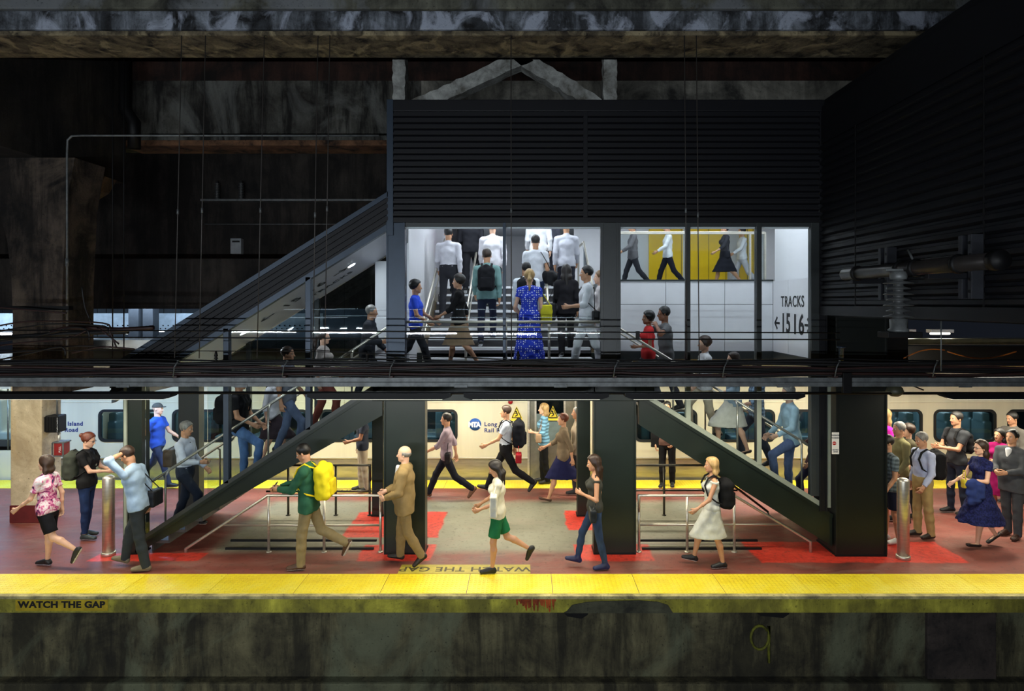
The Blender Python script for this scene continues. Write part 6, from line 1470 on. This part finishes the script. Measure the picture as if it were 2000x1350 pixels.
# landing and inner stair
UH = dict(h=.012, eyes=False)
p = person('person in a royal blue t-shirt walking right at the left end of the landing', at(812, 10.6, 2.7), 0, 1.56, 'm', pose='walk', top=('tee', (52, 86, 226)), bottom=('pants', (36, 38, 44)), shoes=((190, 190, 196), (220, 220, 220)), hair=('curly', 'black'), tone='tan', RH=(.14, .25, .98), **CL)
p = person('person in a black top and tan skirt walking left on the landing', at(896, 10.75, 2.7), 180, 1.62, 'f', pose='walk', stride=.7, top=('blouse', (26, 25, 26)), bottom=('skirt', (150, 126, 100)), shoes=DKB, hair=('curly', 'dark'), tone='tan', **CL)
def up(px, i, label, H=1.78, D=None, head=90, **kw):
    D = D if D else 11.5 + (i - 1) * .3 + .16; z = 2.7 + .17 * i if i else 2.7
    kk = dict(UH); kk.update(kw); return person(label, at(px, D, z), head, H, **kk)
p = up(876, 5, 'person in a pale grey shirt and black trousers climbing the inner stair at the left', 1.82, pose='climb2', step=.17, top=('shirt', (206, 204, 212)), bottom=('pants', (44, 44, 50)), hair=('short', 'black'), tone='tan', tuck=True, h=.010)
p = up(951, 2, 'person in a teal shirt with a black backpack climbing the inner stair', 1.82, pose='climb2', step=.17, top=('shirt', (124, 160, 158)), bottom=('jeans', (36, 42, 64)), hair=('short', 'brown'), tone='tan', h=.010)
backpack(p, 'black backpack of the person in the teal shirt on the inner stair', (28, 28, 32), (.15, .10, .22))
p = up(962, 6, 'person in a loose white shirt ahead of the teal shirt', 1.80, pose='climb2', step=.17, top=('shirt', (236, 232, 238)), bottom=('pants', (40, 40, 50)), hair=('short', 'grey'), tone='fair', g=1.15)
p = up(920, 8, 'person in a black shirt near the top of the inner stair', 1.80, pose='climb2', step=.17, top=('shirt', (34, 34, 40)), bottom=('pants', (28, 28, 34)), hair=('short', 'brown'), tone='tan', g=1.1)
p = up(893, 8, 'person with dark hair and a black jacket beside the pale grey shirt', 1.72, D=14.0, sex='f', pose='stand', top=('jacket', (40, 38, 42)), bottom=('pants', (30, 30, 36)), hair=('long', 'black'), tone='tan')
p = up(905, 9, 'person with a magenta top at the upper edge of the left stair window', 1.66, D=15.6, sex='f', pose='stand', top=('tee', (214, 80, 200)), bottom=('pants', (60, 60, 70)), hair=('bob', 'blond'), tone='fair')
p = up(1046, 4, 'person in a white t-shirt with a black bag on the inner stair', 1.80, pose='climb2', step=.17, top=('tee', (216, 218, 226)), bottom=('jeans', (60, 76, 110)), hair=('short', 'dark'), tone='tan', h=.010)
bag(p, 'black shoulder bag of the person in the white t-shirt on the inner stair', (20, 20, 24), (.26, -.02, .02), (.07, .14, .13), strap_to=[(.20, -.13, .35), (.1, -.1, .52), (.1, .1, .45)])
p = up(1028, 1, 'person in a white shirt with a black backpack in front of the white t-shirt', 1.72, pose='climb2', step=.17, top=('shirt', (222, 228, 236)), bottom=('pants', (46, 48, 60)), hair=('short', 'black'), tone='tan')
backpack(p, 'black backpack of the person in front of the white t-shirt', (26, 26, 30), (.16, .11, .24))
p = up(1034, 0, 'person with a blond ponytail in a long blue polka dot dress', 1.72, D=10.75, sex='f', pose='stand', top=('dress', (44, 66, 196), 'dots'), bottom=('long_skirt', (44, 66, 196), 'dots'), shoes=((40, 50, 120), (30, 30, 60)), hair=('pony', 'blond'), tone='fair', h=.009, LH=(-.17, .20, .98))
bag(p, 'yellow tote bag on the arm of the person in the polka dot dress', (222, 212, 40), (.29, .0, .08), (.095, .055, .16), strap_to=[(.24, -.02, .42), (.22, .0, .42)])
p = up(1052, 8, 'person in a white shirt at the top of the inner stair', 1.82, pose='climb2', step=.17, top=('shirt', (234, 234, 238)), bottom=('pants', (90, 92, 100)), hair=('short', 'light'), tone='fair', g=1.1)
p = up(1072, 9, 'person in a grey jacket at the top of the inner stair', 1.78, D=14.9, pose='stand', top=('jacket', (96, 98, 112)), bottom=('pants', (60, 60, 70)), hair=('short', 'brown'), tone='tan')
p = up(1106, 6, 'person in a light grey shirt on the inner stair at the right', 1.82, pose='climb2', step=.17, phase=-1, top=('shirt', (196, 196, 206)), bottom=('pants', (44, 44, 54)), hair=('short', 'black'), tone='tan')
p = up(1106, 1, 'person with long dark hair and black clothes on the inner stair at the right', 1.68, sex='f', pose='climb2', step=.17, top=('jacket', (32, 30, 34)), bottom=('pants', (26, 26, 30)), hair=('long', 'dark'), tone='tan', h=.010)
bag(p, 'large dark bag hanging beside the person with long dark hair', (34, 34, 38), (-.30, .0, -.05), (.09, .14, .15), strap_to=[(-.24, -.04, .45), (-.18, 0, .54)])
p = person('person in white shirt and trousers walking at the right end of the landing', at(1146, 10.45, 2.7), 180, 1.76, 'm', pose='walk', stride=.8, phase=1, top=('rolled', (214, 216, 222)), bottom=('pants', (206, 208, 210)), hair=('short', 'black'), tone='tan', LH=(-.18, .30, 1.10), **CL)
bag(p, 'black messenger bag of the person in white on the landing', (24, 24, 28), (-.22, -.12, .03), (.17, .05, .10), strap_to=[(-.16, -.1, .5), (.05, .12, .4)])
p = person('person with a tan face and pale top at the right edge of the stair windows', at(1172, 11.15, 2.7), 180, 1.72, 'f', pose='stand', top=('blouse', (196, 190, 190)), bottom=('pants', (180, 180, 184)), hair=('short', 'light'), tone='fair', **CL)
for px, lab, tp, bt, H_, sx in ((1236, 'person in grey walking left in the upper corridor beside the white pier', ('jacket', (100, 96, 100)), ('pants', (46, 46, 52)), 1.76, 'm'),
                            (1304, 'person in a white shirt and dark trousers walking before the left yellow panel', ('shirt', (226, 226, 230)), ('pants', (30, 30, 42)), 1.76, 'm'),
                            (1416, 'person in a black dress walking at the edge of the middle yellow panel', ('blouse', (32, 32, 42)), ('skirt', (28, 28, 38)), 1.74, 'f'),
                            (1449, 'person in white walking right of the black dress in the upper corridor', ('shirt', (228, 228, 234)), ('pants', (196, 196, 204)), 1.76, 'm')):
    person(lab, at(px, 17.2 if px != 1449 else 17.95, 4.25), 180, H_, sx, pose='walk', stride=.9, top=tp, bottom=bt, hair=('short', 'dark'), tone='tan', **UH)
